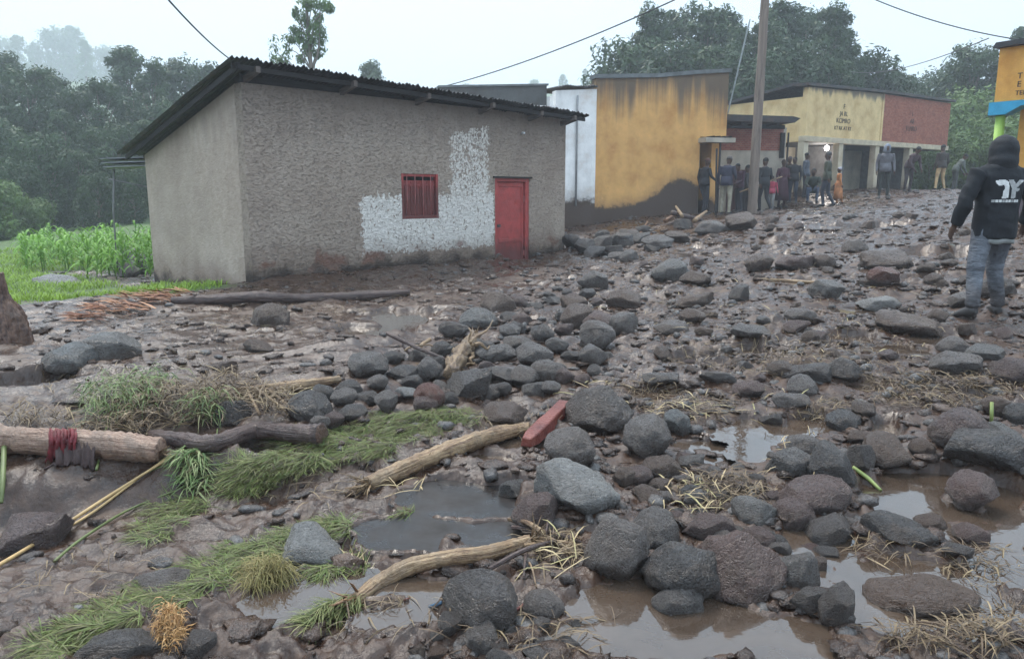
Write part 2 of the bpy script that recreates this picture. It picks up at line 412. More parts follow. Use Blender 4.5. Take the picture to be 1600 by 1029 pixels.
def Gv(px, py):
    xc = (np.asarray(px)-W0/2)/F; yc = (H0/2-np.asarray(py))/F; d = np.stack([xc, math.cos(PITCH)+yc*math.sin(PITCH), -math.sin(PITCH)+yc*math.cos(PITCH)], -1); d = d/d[:, 1:2]
    Ys = np.geomspace(1.8, 45, 420); P = CO[None, None]+d[:, None]*Ys[None, :, None]; k = np.argmax(P[..., 2] < Hq(P[..., 0], P[..., 1]), axis=1); i = np.arange(len(k)); k = np.maximum(k, 1)
    Q = (P[i, k]+P[i, k-1])/2; Q[:, 2] = Hq(Q[:, 0], Q[:, 1]); return Q
def Hs(x, y): return float(Hq(np.array([x]), np.array([y]))[0])

def wet_mud():
    m = Mat('wet_mud', .4, spec=.40)
    g = m.attr('grass'); w = m.attr('wet'); red = m.attr('red')
    n1 = m.noise(1.3, 3, .6); n2 = m.noise(9, 4, .65); n3 = m.noise(60, 2, .6)
    c = m.ramp(n2, [(.25, (.020, .0106, .0070)), (.5, (.050, .0275, .0180)), (.75, (.096, .057, .038))])
    c2 = m.ramp(n2, [(.25, (.023, .0122, .0076)), (.5, (.060, .0325, .0205)), (.78, (.112, .066, .041))])
    c = m.mix(m.math('MULTIPLY', red, m.step(n1, .35, .65)), c, c2)
    c = m.mix(m.step(n3, .56, .8), c, (.075, .052, .040))
    gc = m.ramp(m.noise(4, 5), [(.3, (.045, .075, .022)), (.7, (.09, .14, .04))])
    m.base(m.mix(g, c, gc))
    r = m.ramp(m.math('ADD', m.math('MULTIPLY', n1, .55), m.math('MULTIPLY', n2, .45)), [(.40, .07), (.48, .20), (.60, .55)])
    r = m.mix(g, r, (.85, .85, .85)); r = m.mix(m.math('MULTIPLY', w, .7), r, (.14, .14, .14))
    m.rough(r)
    m.bump(m.noise(34, 5, .66), .5, .018)
    return m.m
MUD = wet_mud()

def build_ground():
    r1 = np.geomspace(3.3, 42, 760); r2 = np.geomspace(42, 400, 80)[1:]; r0 = np.linspace(.4, 3.3, 40)[:-1]
    r = np.concatenate([r0, r1, r2])
    a1 = np.linspace(-R(41), R(41), 460); a0 = np.linspace(-R(110), -R(41), 90)[:-1]; a2 = -a0[::-1]
    a = np.concatenate([a0, a1, a2])
    Rr, Aa = np.meshgrid(r, a, indexing='ij'); x = Rr*np.sin(Aa); y = Rr*np.cos(Aa)-2.0
    z = H(x.ravel(), y.ravel()).reshape(x.shape)
    GRID.update(r=r, a=a, z=z); V = np.stack([x, y, z], -1).reshape(-1, 3); nr, na = x.shape
    i = (np.arange(nr-1)[:, None]*na+np.arange(na-1)[None]).ravel()
    me = np_mesh('ground', V, np.stack([i, i+na, i+na+1, i+1], -1))
    xf, yf = V[:, 0], V[:, 1]
    attr(me, 'grass', grassy(xf, yf))
    wm = np.zeros(len(xf))
    for nm, E, lv in PW:
        s_ = pool_near(E, xf, yf); wm[s_] = np.maximum(wm[s_], pool_mask(E, xf[s_], yf[s_]))
    attr(me, 'wet', wm)
    attr(me, 'red', sstep(-.5, 2.5, xf-.1*yf+1.2))
    return tag(link('ground', me, MUD), kind='structure')
ground = build_ground()

def water_mat(name, col, rough):
    m = Mat(name, rough, col, .9 if rough < .1 else .3); m.b.inputs['IOR'].default_value = 1.5
    n = m.noise(2.2, 4, .6, dist=.8)
    m.base(m.ramp(n, [(.3, tuple(c*.62 for c in col)), (.7, tuple(c*1.25 for c in col))]))
    m.rough(m.ramp(m.noise(3.5, 4, .6), [(.45, rough), (.75, rough*3.2)]))
    m.bump(m.math('ADD', m.noise(7, 3), m.math('MULTIPLY', m.noise(28, 2), .3)), .06, .02); return m.m
WATER = water_mat('muddy_water', (.070, .048, .034), .03); DARKWATER = water_mat('dark_film_water', (.024, .0195, .0175), .26)
for nm, E, lv in PW:
    x0 = min(e[0]-1.6*max(e[2], e[3]) for e in E); x1 = max(e[0]+1.6*max(e[2], e[3]) for e in E)
    y0 = min(e[1]-1.6*max(e[2], e[3]) for e in E); y1 = max(e[1]+1.6*max(e[2], e[3]) for e in E)
    st = max(.02, (x1-x0)/220); xs = np.arange(x0, x1, st); ys = np.arange(y0, y1, st)
    X, Y = np.meshgrid(xs, ys, indexing='ij'); m = pool_mask(E, X.ravel(), Y.ravel()).reshape(X.shape) > .2
    keep = m[:-1, :-1] | m[1:, :-1] | m[:-1, 1:] | m[1:, 1:]
    idx = np.arange(X.size).reshape(X.shape); q = np.stack([idx[:-1, :-1], idx[1:, :-1], idx[1:, 1:], idx[:-1, 1:]], -1)[keep]
    u, inv = np.unique(q.ravel(), return_inverse=True)
    V = np.stack([X.ravel()[u], Y.ravel()[u], np.full(len(u), lv)], -1)
    tag(link('puddle' if nm == 'muddy_pool' else 'wet_slab_water', np_mesh('puddle', V, inv.reshape(-1, 4)), WATER if nm == 'muddy_pool' else DARKWATER), kind='structure')
# ------------------------------------------------------------------ grey house
def plaster(name='rough_grey_plaster', smooth=False):
    m = Mat(name, .88, spec=.25)
    X, Y, Z = m.xyz()
    n1 = m.noise(1.1, 5, .6); n2 = m.noise(7, 5, .6)
    c = m.ramp(m.math('ADD', m.math('MULTIPLY', n1, .6), m.math('MULTIPLY', n2, .4)), [(.32, (.37, .288, .226)), (.5, (.455, .366, .294)), (.68, (.54, .447, .368))])
    c = m.mix(m.math('MULTIPLY', m.step(m.noise(.55, 4, .6, None, .6), .46, .66), .40), c, (.30, .232, .185))
    # darker upper band and soft vertical runs below the eaves
    streaks = m.noise(1, 4, .6, m.coord(scale=(5, 5, .35)))
    c = m.mix(m.math('MULTIPLY', m.step(m.math('ADD', Z, m.math('MULTIPLY', streaks, 1.2)), 2.7, 3.7), .35), c, (.12, .11, .105))
    # throw-coat pits
    co = m.coord(scale=(7, 7, 12)); wv = m.noise(1.6, 5, .7, co, 1.2); vo = m.voro(1.5, co)
    pit = m.step(m.noise(2.3, 4, .6, co, .6), .38, .46)
    if smooth:
        h = m.math('ADD', m.noise(14, 6, .6), m.math('MULTIPLY', wv, .8)); m.bump(h, .6, .04)
    else:
        c = m.mix(m.math('MULTIPLY', m.math('SUBTRACT', 1, pit), .32), c, (.15, .13, .115))
        h = m.math('ADD', m.math('MULTIPLY', wv, 1.5), m.math('MULTIPLY', pit, .6)); h = m.math('ADD', h, m.math('MULTIPLY', m.noise(45, 4), .3)); m.bump(h, .9, .045)
    # lime-white trial patch round the window, brushed only over the raised coat
    if not smooth:
        e1 = m.math('ADD', m.math('MULTIPLY', m.math('SUBTRACT', m.noise(16, 3, .7), .5), .30), m.math('MULTIPLY', m.math('SUBTRACT', m.noise(4, 2), .5), .26))
        Xe = m.math('ADD', X, e1); Ze = m.math('ADD', Z, e1)
        def rect(x0, x1, z0, z1):
            a = m.math('MULTIPLY', m.math('GREATER_THAN', Xe, x0), m.math('LESS_THAN', Xe, x1))
            return m.math('MULTIPLY', a, m.math('MULTIPLY', m.math('GREATER_THAN', Ze, z0), m.math('LESS_THAN', Ze, z1)))
        low = rect(2.12, 5.38, .52, 1.53); cut = rect(2.93, 4.02, 1.42, 1.7); band = rect(4.2, 5.36, .6, 1.9); tower = rect(4.22, 5.22, 1.5, 2.86)
        # the tower's top edge climbs to the right
        slope = m.math('LESS_THAN', m.math('SUBTRACT', Ze, m.math('MULTIPLY', m.math('SUBTRACT', X, 4.2), .2)), 2.68)
        tower = m.math('MULTIPLY', tower, slope)
        mask = m.math('MAXIMUM', m.math('MAXIMUM', low, m.math('MULTIPLY', band, m.math('LESS_THAN', Ze, 1.62))), tower)
        co2 = m.coord(scale=(9, 9, 6.5)); sp = m.noise(1.7, 4, .7, co2, 1.4)
        dense = m.math('ADD', .47, m.math('MULTIPLY', m.step(Z, 1.3, 2.0), .075))
        speck = m.step(m.math('SUBTRACT', sp, m.math('SUBTRACT', dense, .5)), .43, .47)
        c = m.mix(m.math('MULTIPLY', mask, speck), c, (.90, .845, .77))
    # flood mud thrown against the foot of the wall
    ed = m.math('ADD', m.math('ADD', Z, .3 if smooth else 0.0), m.math('MULTIPLY', m.math('SUBTRACT', m.noise(2.2, 6, .65), .5), .75))
    c = m.mix(m.math('MULTIPLY', m.math('SUBTRACT', 1, m.step(ed, .28, .95)), .55), c, (.15, .095, .065))
    c = m.mix(m.math('SUBTRACT', 1, m.step(ed, .22, .50)), c, (.055, .040, .032))
    if not smooth:
        rs = m.math('MULTIPLY', m.step(m.noise(1.4, 3), .52, .6), m.math('MULTIPLY', m.step(ed, .3, .45), m.math('SUBTRACT', 1, m.step(ed, .5, .72))))
        c = m.mix(m.math('MULTIPLY', rs, .7), c, (.20, .085, .055))
    m.base(c); return m.m
def red_paint(name, col=(.38, .060, .054)):
    m = Mat(name, .5, col, .4); X, Y, Z = m.xyz()
    n = m.noise(5, 6, .65); c = m.ramp(n, [(.3, tuple(k*.72 for k in col)), (.7, tuple(k*1.2 for k in col))])
    c = m.mix(m.step(m.noise(25, 5, .7), .62, .72), c, (.12, .05, .04))
    ed = m.math('ADD', Z, m.math('MULTIPLY', m.math('SUBTRACT', m.noise(6, 6, .6), .5), .5))
    c = m.mix(m.math('MULTIPLY', m.math('SUBTRACT', 1, m.step(ed, .45, .85)), .8), c, (.075, .03, .026))
    m.base(c); m.rough(m.ramp(n, [(.3, .38), (.7, .65)])); m.bump(m.math('ADD', m.math('MULTIPLY', m.noise(4, 3), 3.0), m.noise(30, 4)), .35, .010); return m.m
def old_wood(name, col, rough=.75, grain=(2, 2, 30), bs=.6):
    m = Mat(name, rough, col, .3); co = m.coord(scale=grain); n = m.noise(1, 6, .65, co, .5)
    m.base(m.ramp(n, [(.28, tuple(k*.45 for k in col)), (.5, col), (.75, tuple(min(1, k*1.35) for k in col))])); m.bump(n, bs, .01); return m.m
def rusty_sheet():
    m = Mat('weathered_iron_sheet', .5, spec=.5); n = m.noise(2.2, 7, .65); n2 = m.noise(14, 5, .6)
    c = m.ramp(n, [(.3, (.022, .022, .023)), (.5, (.04, .038, .039)), (.62, (.065, .045, .036)), (.8, (.085, .08, .08))]); c = m.mix(m.step(n2, .58, .7), c, (.05, .028, .02))
    m.base(c); m.b.inputs['Metallic'].default_value = .35; m.rough(m.ramp(n2, [(.3, .38), (.7, .7)])); m.bump(n2, .15, .004); return m.m
PLASTER = plaster(); PLASTER2 = plaster('rubbed_grey_plaster', True); REDP = red_paint('red_door_paint'); SHEET = rusty_sheet()
DWOOD = old_wood('dark_rafter_wood', (.022, .02, .02)); PWOOD = old_wood('pale_rafter_wood', (.13, .105, .09))
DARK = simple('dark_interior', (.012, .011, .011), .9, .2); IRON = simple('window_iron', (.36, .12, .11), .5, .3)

HA = math.atan2(HU[1], HU[0])
house = empty('grey_house', (HC[0], HC[1], 0), HA)
tag(house, 'grey rough-plastered house with red door, red shutters and white paint patch', 'house')
WX = 7.65; WD = 3.8
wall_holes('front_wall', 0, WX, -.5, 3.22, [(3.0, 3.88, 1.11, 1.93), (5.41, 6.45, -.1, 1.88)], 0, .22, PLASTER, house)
def rz(x, y): return 3.45-.027*x-.262*(y+.35)         # roof plane, local
# left wall follows the roof slope
def side(name, x0, x1, mat):
    bm = bmesh.new(); N = 14; ys = np.linspace(.222, WD, N)
    A = []
    for xx in (x0, x1): A.append(([bm.verts.new((xx, y, -.6)) for y in ys], [bm.verts.new((xx, y, rz(xx, y)-.09)) for y in ys]))
    for k in range(N-1):
        for s in (0, 1): bm.faces.new((A[s][0][k], A[s][0][k+1], A[s][1][k+1], A[s][1][k]))
        bm.faces.new((A[0][1][k], A[0][1][k+1], A[1][1][k+1], A[1][1][k])); bm.faces.new((A[0][0][k], A[0][0][k+1], A[1][0][k+1], A[1][0][k]))
    for k in (0, N-1): bm.faces.new((A[0][0][k], A[0][1][k], A[1][1][k], A[1][0][k]))
    return link(name, bm_mesh(name, bm), mat, house)
side('side_wall', 0, .22, PLASTER2); side('side_wall', WX-.22, WX, PLASTER2)
box_obj('back_wall', (.222, WX-.222, WD-.22, WD-.002, -.6, 2.2), PLASTER2, house, 0)
box_obj('inner_floor', (.222, WX-.222, .222, WD-.222, -.5, -.2), DARK, house, 0)
# corrugated roof, sheet by sheet, laid across the slope
roof = empty('roof'); roof.parent = house
pitch = .076; wsh = pitch*10.5; nsh = 11
cx = np.linspace(0, wsh, 85); cy = np.linspace(0, 1, 16)
def sheet_mesh(seed):
    LX, LY = np.meshgrid(cx, cy, indexing='ij'); bend = .02*noise(LX*2+seed*5, LY*2, seed)+.012*noise(LX*6, LY*5+seed, seed+1)
    y = LY*4.75; y = y+np.where(LY < .01, .05*noise(LX*9+seed*3, LX*0, 60+seed), 0)
    z = .018*np.cos(2*np.pi*LX/pitch)+bend
    V = np.stack([LX, y, z], -1).reshape(-1, 3); n = len(cy); i = (np.arange(len(cx)-1)[:, None]*n+np.arange(n-1)).ravel()
    V2 = V-[0, 0, .004]; q = np.stack([i, i+n, i+n+1, i+1], -1)
    edge = []
    for k in range(len(cx)-1): a, b = k*n, (k+1)*n; edge += [(a, b, b+len(V), a+len(V)), (a+n-1, b+n-1, b+n-1+len(V), a+n-1+len(V))]
    return np_mesh('roof_sheet', np.vstack([V, V2]), np.vstack([q, q[:, ::-1]+len(V), np.array(edge)]))
sm = [sheet_mesh(k) for k in range(4)]
for k in range(nsh):
    o = link('roof_sheet', sm[k % 4], SHEET, roof); x0 = -.33+k*(wsh-.05)
    o.location = (x0, -.42-.05*((k*37) % 5)/5, rz(x0, -.42)+.03+.006*(k % 2)); o.rotation_euler = (-math.atan(.262), math.atan(.027), 0)
for k, x0 in enumerate([.05, 1.75, 3.35, 4.95, 6.4, 7.45]):
    bm = bmesh.new(); y0, y1 = -.38-.03*(k % 2), WD+.2
    for xx in (x0, x0+.07):
        for yy in (y0, y1):
            for dz in (-.125, -.035): bm.verts.new((xx, yy, rz(x0, yy)+dz))
    bm.verts.ensure_lookup_table(); v = bm.verts
    for f in ((0, 1, 3, 2), (4, 6, 7, 5), (0, 4, 5, 1), (2, 3, 7, 6), (0, 2, 6, 4), (1, 5, 7, 3)): bm.faces.new([v[i] for i in f])
    link('rafter', bm_mesh('rafter', bm), PWOOD, roof)
bm = bmesh.new()
for xx in (-.3, WX+.27):
    for yy in (-.33, -.30):
        for dz in (-.10, -.03): bm.verts.new((xx, yy, rz(xx, -.35)+dz))
bm.verts.ensure_lookup_table(); v = bm.verts
for f in ((0, 1, 3, 2), (4, 6, 7, 5), (0, 4, 5, 1), (2, 3, 7, 6), (0, 2, 6, 4), (1, 5, 7, 3)): bm.faces.new([v[i] for i in f])
link('fascia_board', bm_mesh('fascia_board', bm), DWOOD, roof)
bm = bmesh.new()
for yy in (-.38, WD+.28):
    for xx in (-.24, -.20):
        for dz in (-.11, -.03): bm.verts.new((xx, yy, rz(xx, yy)+dz))
bm.verts.ensure_lookup_table(); v = bm.verts
for f in ((0, 1, 3, 2), (4, 6, 7, 5), (0, 4, 5, 1), (2, 3, 7, 6), (0, 2, 6, 4), (1, 5, 7, 3)): bm.faces.new([v[i] for i in f])
link('verge_board', bm_mesh('verge_board', bm), DWOOD, roof)
bm = bmesh.new()            # closing boards between wall top and sheets
for xx in (.0, WX):
    for yy in (.03, .2):
        bm.verts.new((xx, yy, 3.21)); bm.verts.new((xx, yy, rz(xx, yy)+.0))
bm.verts.ensure_lookup_table(); v = bm.verts
for f in ((0, 1, 3, 2), (4, 6, 7, 5), (0, 4, 5, 1), (2, 3, 7, 6), (0, 2, 6, 4), (1, 5, 7, 3)): bm.faces.new([v[i] for i in f])
link('wall_plate', bm_mesh('wall_plate', bm), DWOOD, roof)
# window
win = empty('window', (3.0, 0, 1.11)); win.parent = house
WW, WH = .88, .82
for nm, d in (('frame', (0, .05, .0, .09, 0, WH)), ('frame', (WW-.05, WW, 0, .09, 0, WH)), ('frame', (.05, WW-.05, 0.004, .086, 0, .06)), ('frame', (.05, WW-.05, .02, .086, WH-.05, WH))): box_obj(nm, d, REDP, win, .006)
for k, (a, b) in enumerate(((.055, .455), (.47, .825))):
    sh = box_obj('shutter', (a, b, .045+.01*k, .07+.01*k, .062, .70), REDP, win, .004)
    for q in range(3):
        xx = a+.06+q*(b-a-.12)/2; box_obj('rib', (xx-.012, xx+.012, .032+.01*k, .0445+.01*k, .07, .69), REDP, sh, .003)
    box_obj('shutter_rail', (a+.005, b-.005, .026+.01*k, .0315+.01*k, .60, .64), REDP, sh, .002)
for q in range(4): tube('bar', [(.14+.19*q, .018, .03), (.14+.19*q, .018, WH-.02)], .008, IRON, win, 6)
box_obj('dark_gap', (.05, WW-.05, .12, .14, .02, WH-.02), DARK, win, 0)
# door
dr = empty('door', (5.41, 0, -.1)); dr.parent = house
DW, DH = 1.04, 1.98
for d in ((0, .07, .01, .12, 0, DH), (DW-.11, DW, .01, .12, 0, DH), (.07, DW-.11, .012, .118, DH-.07, DH)): box_obj('door_frame', d, REDP, dr, .008)
leaf = box_obj('door_leaf', (.075, DW-.115, .065, .10, .0, DH-.075), REDP, dr, .004)
for d in ((.085, .15, .05, .0645, .05, DH-.09), (DW-.19, DW-.125, .05, .0645, .05, DH-.09), (.152, DW-.192, .046, .0645, .66, .735), (.152, DW-.192, .048, .0645, DH-.17, DH-.10)): box_obj('rail', d, REDP, leaf, .004)
for zz in (.35, 1.5): box_obj('hinge', (DW-.135, DW-.095, .036, .0445, zz, zz+.12), IRON, leaf, .003)
box_obj('hasp', (.10, .20, .034, .0455, .98, 1.04), simple('dark_hasp', (.05, .04, .04), .5), leaf, .004)
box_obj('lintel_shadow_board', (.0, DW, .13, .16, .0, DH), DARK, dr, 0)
box_obj('drip_board', (-.06, DW+.05, -.05, .008, DH+.005, DH+.035), DWOOD, dr, .004)
ins = tube('insulator', [(6.23, -.002, 2.81), (6.23, -.06, 2.81)], [.028, .02], simple('white_porcelain', (.8, .8, .8), .3, .05), house, 10)

# lean-to behind the house's left end
lt = empty('corrugated_lean_to', (-8.0, 16.6, 0)); tag(lt, 'stacked iron sheets on a thin post behind the left end of the grey house', 'shed')
ps = simple('grey_weathered_post', (.16, .16, .16), .7)
tube('post', [(-.55, 0, -.5), (-.52, 0, 1.2), (-.42, 0, 2.12)], .02, ps, lt, 6, .1)
tube('rail', [(-.56, .01, 1.87), (.0, .1, 1.75), (.9, .3, 1.55)], .018, ps, lt, 6)
GALV = simple('galvanised_sheet', (.13, .135, .14), .4, .5, 3)
for k in range(3):
    xx = np.linspace(-.5, 1.6, 40); yy = np.linspace(-.3, .5, 5); Xg, Yg = np.meshgrid(xx, yy, indexing='ij')
    Zg = 2.12+.085*k+.03*np.sin((Xg+.5)*1.5)+.012*np.cos(Yg*40)
    V = np.stack([Xg-.03*k, Yg, Zg], -1).reshape(-1, 3); i = (np.arange(39)[:, None]*5+np.arange(4)).ravel()
    V = np.vstack([V, V-[0, 0, .03]]); q = np.stack([i, i+5, i+6, i+1], -1); e = np.array([(a, a+5, a+5+200, a+200) for a in range(0, 195, 5)])
    link('iron_sheet', np_mesh('iron_sheet', V, np.vstack([q, q[:, ::-1]+200, e])), GALV, lt)

# ------------------------------------------------------------------ yellow building
def limewash(name, col, mould_top, mould_len, mud_z, amp=1.0, mudfun=None, mcol=(.085, .078, .070), streak=1.0):
    m = Mat(name, .85, col, .25); X, Y, Z = m.xyz()
    n = m.noise(1.6, 6, .6); c = m.ramp(n, [(.3, tuple(k*q for k, q in zip(col, (.78, .68, .6)))), (.5, col), (.72, tuple(min(1, k*1.22) for k in col))])
    c = m.mix(m.math('MULTIPLY', m.step(m.noise(1.2, 6, .7, m.coord(scale=(2.2, 2.2, .5))), .5, .7), .3), c, tuple(k*.7 for k in col))
    c = m.mix(m.step(m.noise(9, 6, .7), .60, .72), c, tuple(min(1, k*1.1+.04) for k in col))
    st = m.noise(1, 5, .55, m.coord(scale=(3.2, 3.2, .12))); st2 = m.noise(1, 4, .6, m.coord(scale=(11, 11, .25)))
    edge = m.math('ADD', m.math('MULTIPLY', m.math('SUBTRACT', st, .5), 3.6*streak*mould_len), m.math('MULTIPLY', m.math('SUBTRACT', st2, .5), .6*mould_len))
    zz = m.math('ADD', Z, edge)
    c = m.mix(m.math('MULTIPLY', m.step(zz, mould_top-mould_len*1.5, mould_top-mould_len*.4), .86), c, mcol)
    if mud_z is not None:
        e = m.math('ADD', m.math('MULTIPLY', m.math('SUBTRACT', m.noise(1.8, 7, .7), .5), .7), m.math('MULTIPLY', m.math('SUBTRACT', m.noise(9, 4, .6), .5), .3))
        zm = m.math('ADD', Z, e)
        if mudfun:
            cxm, wx, hgt = mudfun; d = m.math('DIVIDE', m.math('SUBTRACT', X, cxm), wx); gsn = m.math('POWER', 2.718, m.math('MULTIPLY', m.math('MULTIPLY', d, d), -1.0)); zm = m.math('SUBTRACT', zm, m.math('MULTIPLY', gsn, hgt))
        c = m.mix(m.math('MULTIPLY', m.math('SUBTRACT', 1, m.step(zm, mud_z, mud_z+.5)), .35), c, (.14, .095, .065))
        c = m.mix(m.math('SUBTRACT', 1, m.step(zm, mud_z-.07, mud_z+.12)), c, (.088, .063, .050))
    m.base(c); m.bump(m.math('ADD', m.noise(12, 6, .6), m.math('MULTIPLY', m.noise(50, 3), .4)), .35, .02); return m.m
YEL = limewash('stained_yellow_limewash', (.64, .355, .125), 5.35, 1.1, 1.15, mudfun=(2.75, 1.0, .85), streak=.6)
WHT = limewash('white_limewash', (.80, .78, .75), 5.0, .35, 1.35, streak=.6)
MOULD = limewash('mouldy_cement', (.085, .085, .082), 5.1, .55, None)
CAPM = simple('cement_cap', (.13, .14, .14), .8, .3, 4, .3)
CREAM = simple('cream_plaster', (.42, .37, .30), .85, .2, 3, .3)
ya = math.atan2(.274, .9617)
yb = empty('yellow_building', (2.507, 23.0, 0), ya); tag(yb, 'mould-streaked yellow building with a dark mud splash on its wall', 'building')
tops = [(-.1, 4.83), (.9, 4.88), (1.9, 4.93), (3.1, 5.07), (4.2, 5.17)]
prism('facade_wall', [(-.1, -.3), (3.32, -.3), (3.32, 3.25), (4.2, 3.25)]+[(x, z) for x, z in tops[::-1]], 0, .3, YEL, yb)
bm = bmesh.new(); prev = None
for x, z in tops:
    r_ = [bm.verts.new((x*1.0+(.05 if x > 4 else -.05 if x < 0 else 0), y, zz)) for y, zz in ((-.06, z-.02), (-.06, z+.09), (.36, z+.09), (.36, z-.02))]
    if prev:
        for k in range(4): bm.faces.new((prev[k], prev[(k+1) % 4], r_[(k+1) % 4], r_[k]))
    else: bm.faces.new(r_)
    prev = r_
bm.faces.new(prev); link('parapet_cap', bm_mesh('parapet_cap', bm), CAPM, yb)
box_obj('side_wall', (-.098, .2, .302, 6, -.3, 4.7), YEL, yb, 0); box_obj('side_wall', (3.9, 4.198, .302, 6, -.3, 4.9), YEL, yb, 0)
box_obj('porch_wall', (3.322, 3.898, 1.0, 1.2, -.3, 3.25), CREAM, yb, 0); box_obj('porch_wall', (3.32-.2, 3.318, .302, 1.2, -.3, 3.25), CREAM, yb, 0)
for k in range(5): box_obj('porch_canopy' if k == 0 else 'canopy_rib', (3.26, 4.26, -.45, .0-.003, 3.06, 3.2) if k == 0 else (3.3+.19*k, 3.36+.19*k, -.47, -.06, 3.203, 3.25), CREAM if k == 0 else DWOOD, yb, .01)
tube('porch_post', [(3.78, -.36, .3), (3.8, -.36, 3.05)], .035, DWOOD, yb, 8)
box_obj('flat_roof', (.202, 3.898, .302, 6, 4.45, 4.55), MOULD, yb, 0)

wb = empty('white_building', (2.507, 23.0, 0), ya); tag(wb, 'white-walled building between the grey house and the yellow wall', 'building')
bm_pts = [(-5.2, -.3), (-.115, -.3), (-.115, 4.5), (-1.35, 4.42), (-1.36, 4.0), (-5.2, 4.0)]
prism('facade_wall', bm_pts, -.12, .2, WHT, wb)
prism('parapet', [(-4.55, 3.5), (-1.42, 3.5), (-1.42, 4.62), (-4.55, 4.46)], .5, .72, MOULD, wb)
prism('parapet_cap', [(-4.6, 4.462), (-1.38, 4.627), (-1.38, 4.68), (-4.6, 4.515)], .45, .77, CAPM, wb)
box_obj('side_wall', (-1.42, -1.2, .202, 6, -.3, 4.3), WHT, wb, 0)
V, Fq = [], []
xx = np.linspace(-1.36, -.12, 60); yy = np.linspace(-.22, 3.2, 6); Xg, Yg = np.meshgrid(xx, yy, indexing='ij'); Zg = 4.53+.02*np.cos(Xg*80)+.05*noise(Xg*3, Yg*2, 4)+.06*(Xg+1.3)+.05*Yg
i = (np.arange(59)[:, None]*6+np.arange(5)).ravel(); Vt = np.stack([Xg, Yg, Zg], -1).reshape(-1, 3)
q = np.stack([i, i+6, i+7, i+1], -1); e = np.array([(a, a+6, a+6+360, a+360) for a in range(0, 354, 6)])
link('roof_sheet', np_mesh('roof_sheet', np.vstack([Vt, Vt-[0, 0, .012]]), np.vstack([q, q[:, ::-1]+360, e])), SHEET, wb)
tube('drain_pipe', [(-.72, -.16, 1.2), (-.72, -.16, 3.9), (-.7, -.15, 4.3)], .03, simple('grey_pipe', (.3, .3, .3), .6), wb, 8)

# ------------------------------------------------------------------ small shop with the low roof
def brick_mat(name, c1=(.24, .07, .05), c2=(.36, .13, .09), mortar=(.28, .22, .19), sc=1.0):
    m = Mat(name, .85, spec=.25); mp = m.n('Mapping'); mp.inputs['Rotation'].default_value = (R(90), 0, 0); m.L.new(m.tc.outputs['Object'], mp.inputs[0])
    b = m.n('TexBrick'); b.inputs['Scale'].default_value = 4*sc; b.inputs['Mortar Size'].default_value = .018; b.inputs['Color1'].default_value = (*c1, 1); b.inputs['Color2'].default_value = (*c2, 1); b.inputs['Mortar'].default_value = (*mortar, 1)
    m.L.new(mp.outputs[0], b.inputs['Vector']); c = m.mix(m.math('MULTIPLY', m.step(m.noise(2.5, 6, .65), .45, .7), .5), b.outputs['Color'], (.16, .055, .045))
    m.base(c); m.bump(b.outputs['Fac'], -.4, .01); return m.m
BRICK = brick_mat('weathered_red_brick')
sp = empty('low_roof_shop', (7.3, 26.9, 0), R(8)); tag(sp, 'low shop with red brick band and dark overhanging roof behind the pole', 'shop')
box_obj('plaster_wall', (-.6, 2.05, 0, .25, 0, 3.0), CREAM, sp, 0); box_obj('brick_band', (-.6, 2.05, -.02, .25, 3.003, 3.72), BRICK, sp, 0)
box_obj('ring_beam', (-.6, 2.08, -.05, .26, 3.723, 3.86), DWOOD, sp, .01)
prism('roof_slab', [(-.75, 3.9), (1.95, 3.86), (2.15, 4.0), (1.9, 4.06), (-.75, 4.1)], -.95, 3.0, SHEET, sp)
for k in range(4): box_obj('rafter', (-.5+k*.62, -.42+k*.62, -.85, .6, 3.8, 3.86), DWOOD, sp, .005)
box_obj('corner_pier', (1.93, 2.08, -.1, -.022, 2.75, 3.6), DWOOD, sp, .01); tube('drain_pipe', [(2.18, -.12, .6), (2.18, -.12, 3.6)], .035, DWOOD, sp, 8)
d_ = box_obj('door', (.1, .95, -.05, -.003, .7, 2.35), simple('dark_red_door', (.07, .025, .025), .6), sp, .006); box_obj('door_panel', (.5, .92, -.07, -.052, .75, 2.3), simple('dark_door_panel', (.03, .02, .02), .7), d_, .006)
box_obj('side_wall', (2.08, 2.3, .26, 3, 0, 3.8), CREAM, sp, 0)

# ------------------------------------------------------------------ arcade building
FONT = None
def text_mesh(body, size, mat, parent, loc, extrude=.004, rot=(R(90), 0, 0), name='lettering'):
    cu = bpy.data.curves.new('t', 'FONT'); cu.body = body; cu.size = size; cu.align_x = 'CENTER'; cu.extrude = extrude
    o = bpy.data.objects.new('t', cu); COL.objects.link(o); bpy.context.view_layer.update()
    me = bpy.data.meshes.new_from_object(o.evaluated_get(bpy.context.evaluated_depsgraph_get())); bpy.data.objects.remove(o)
    me.materials.clear(); r_ = link(name, me, mat, parent); r_.location = loc; r_.rotation_euler = rot; return r_
STENCIL = simple('black_stencil_paint', (.035, .03, .03), .8, .3)
ACREAM = limewash('weathered_cream_limewash', (.66, .49, .25), 5.45, .22, 1.75, mcol=(.16, .14, .12))
ab = empty('arcade_building', (11.0, 29.0, 0), math.atan2(.590, .8074)); tag(ab, 'cream and brick shop building with a pillared porch and a lit bulb', 'building')
AL = 10.4
prism('fascia_wall', [(-.4, 3.62), (4.74, 3.62), (4.74, 5.45), (-.4, 5.33)], 0, .2, ACREAM, ab)
prism('brick_fascia', [(4.745, 3.62), (AL, 3.62), (AL, 5.45), (4.745, 5.45)], .01, .2, brick_mat('red_brick_fascia', (.26, .075, .048), (.37, .135, .085), (.22, .13, .10)), ab)
box_obj('fascia_joint', (4.68, 4.80, -.03, .0095, 3.63, 5.47), ACREAM, ab, .005)
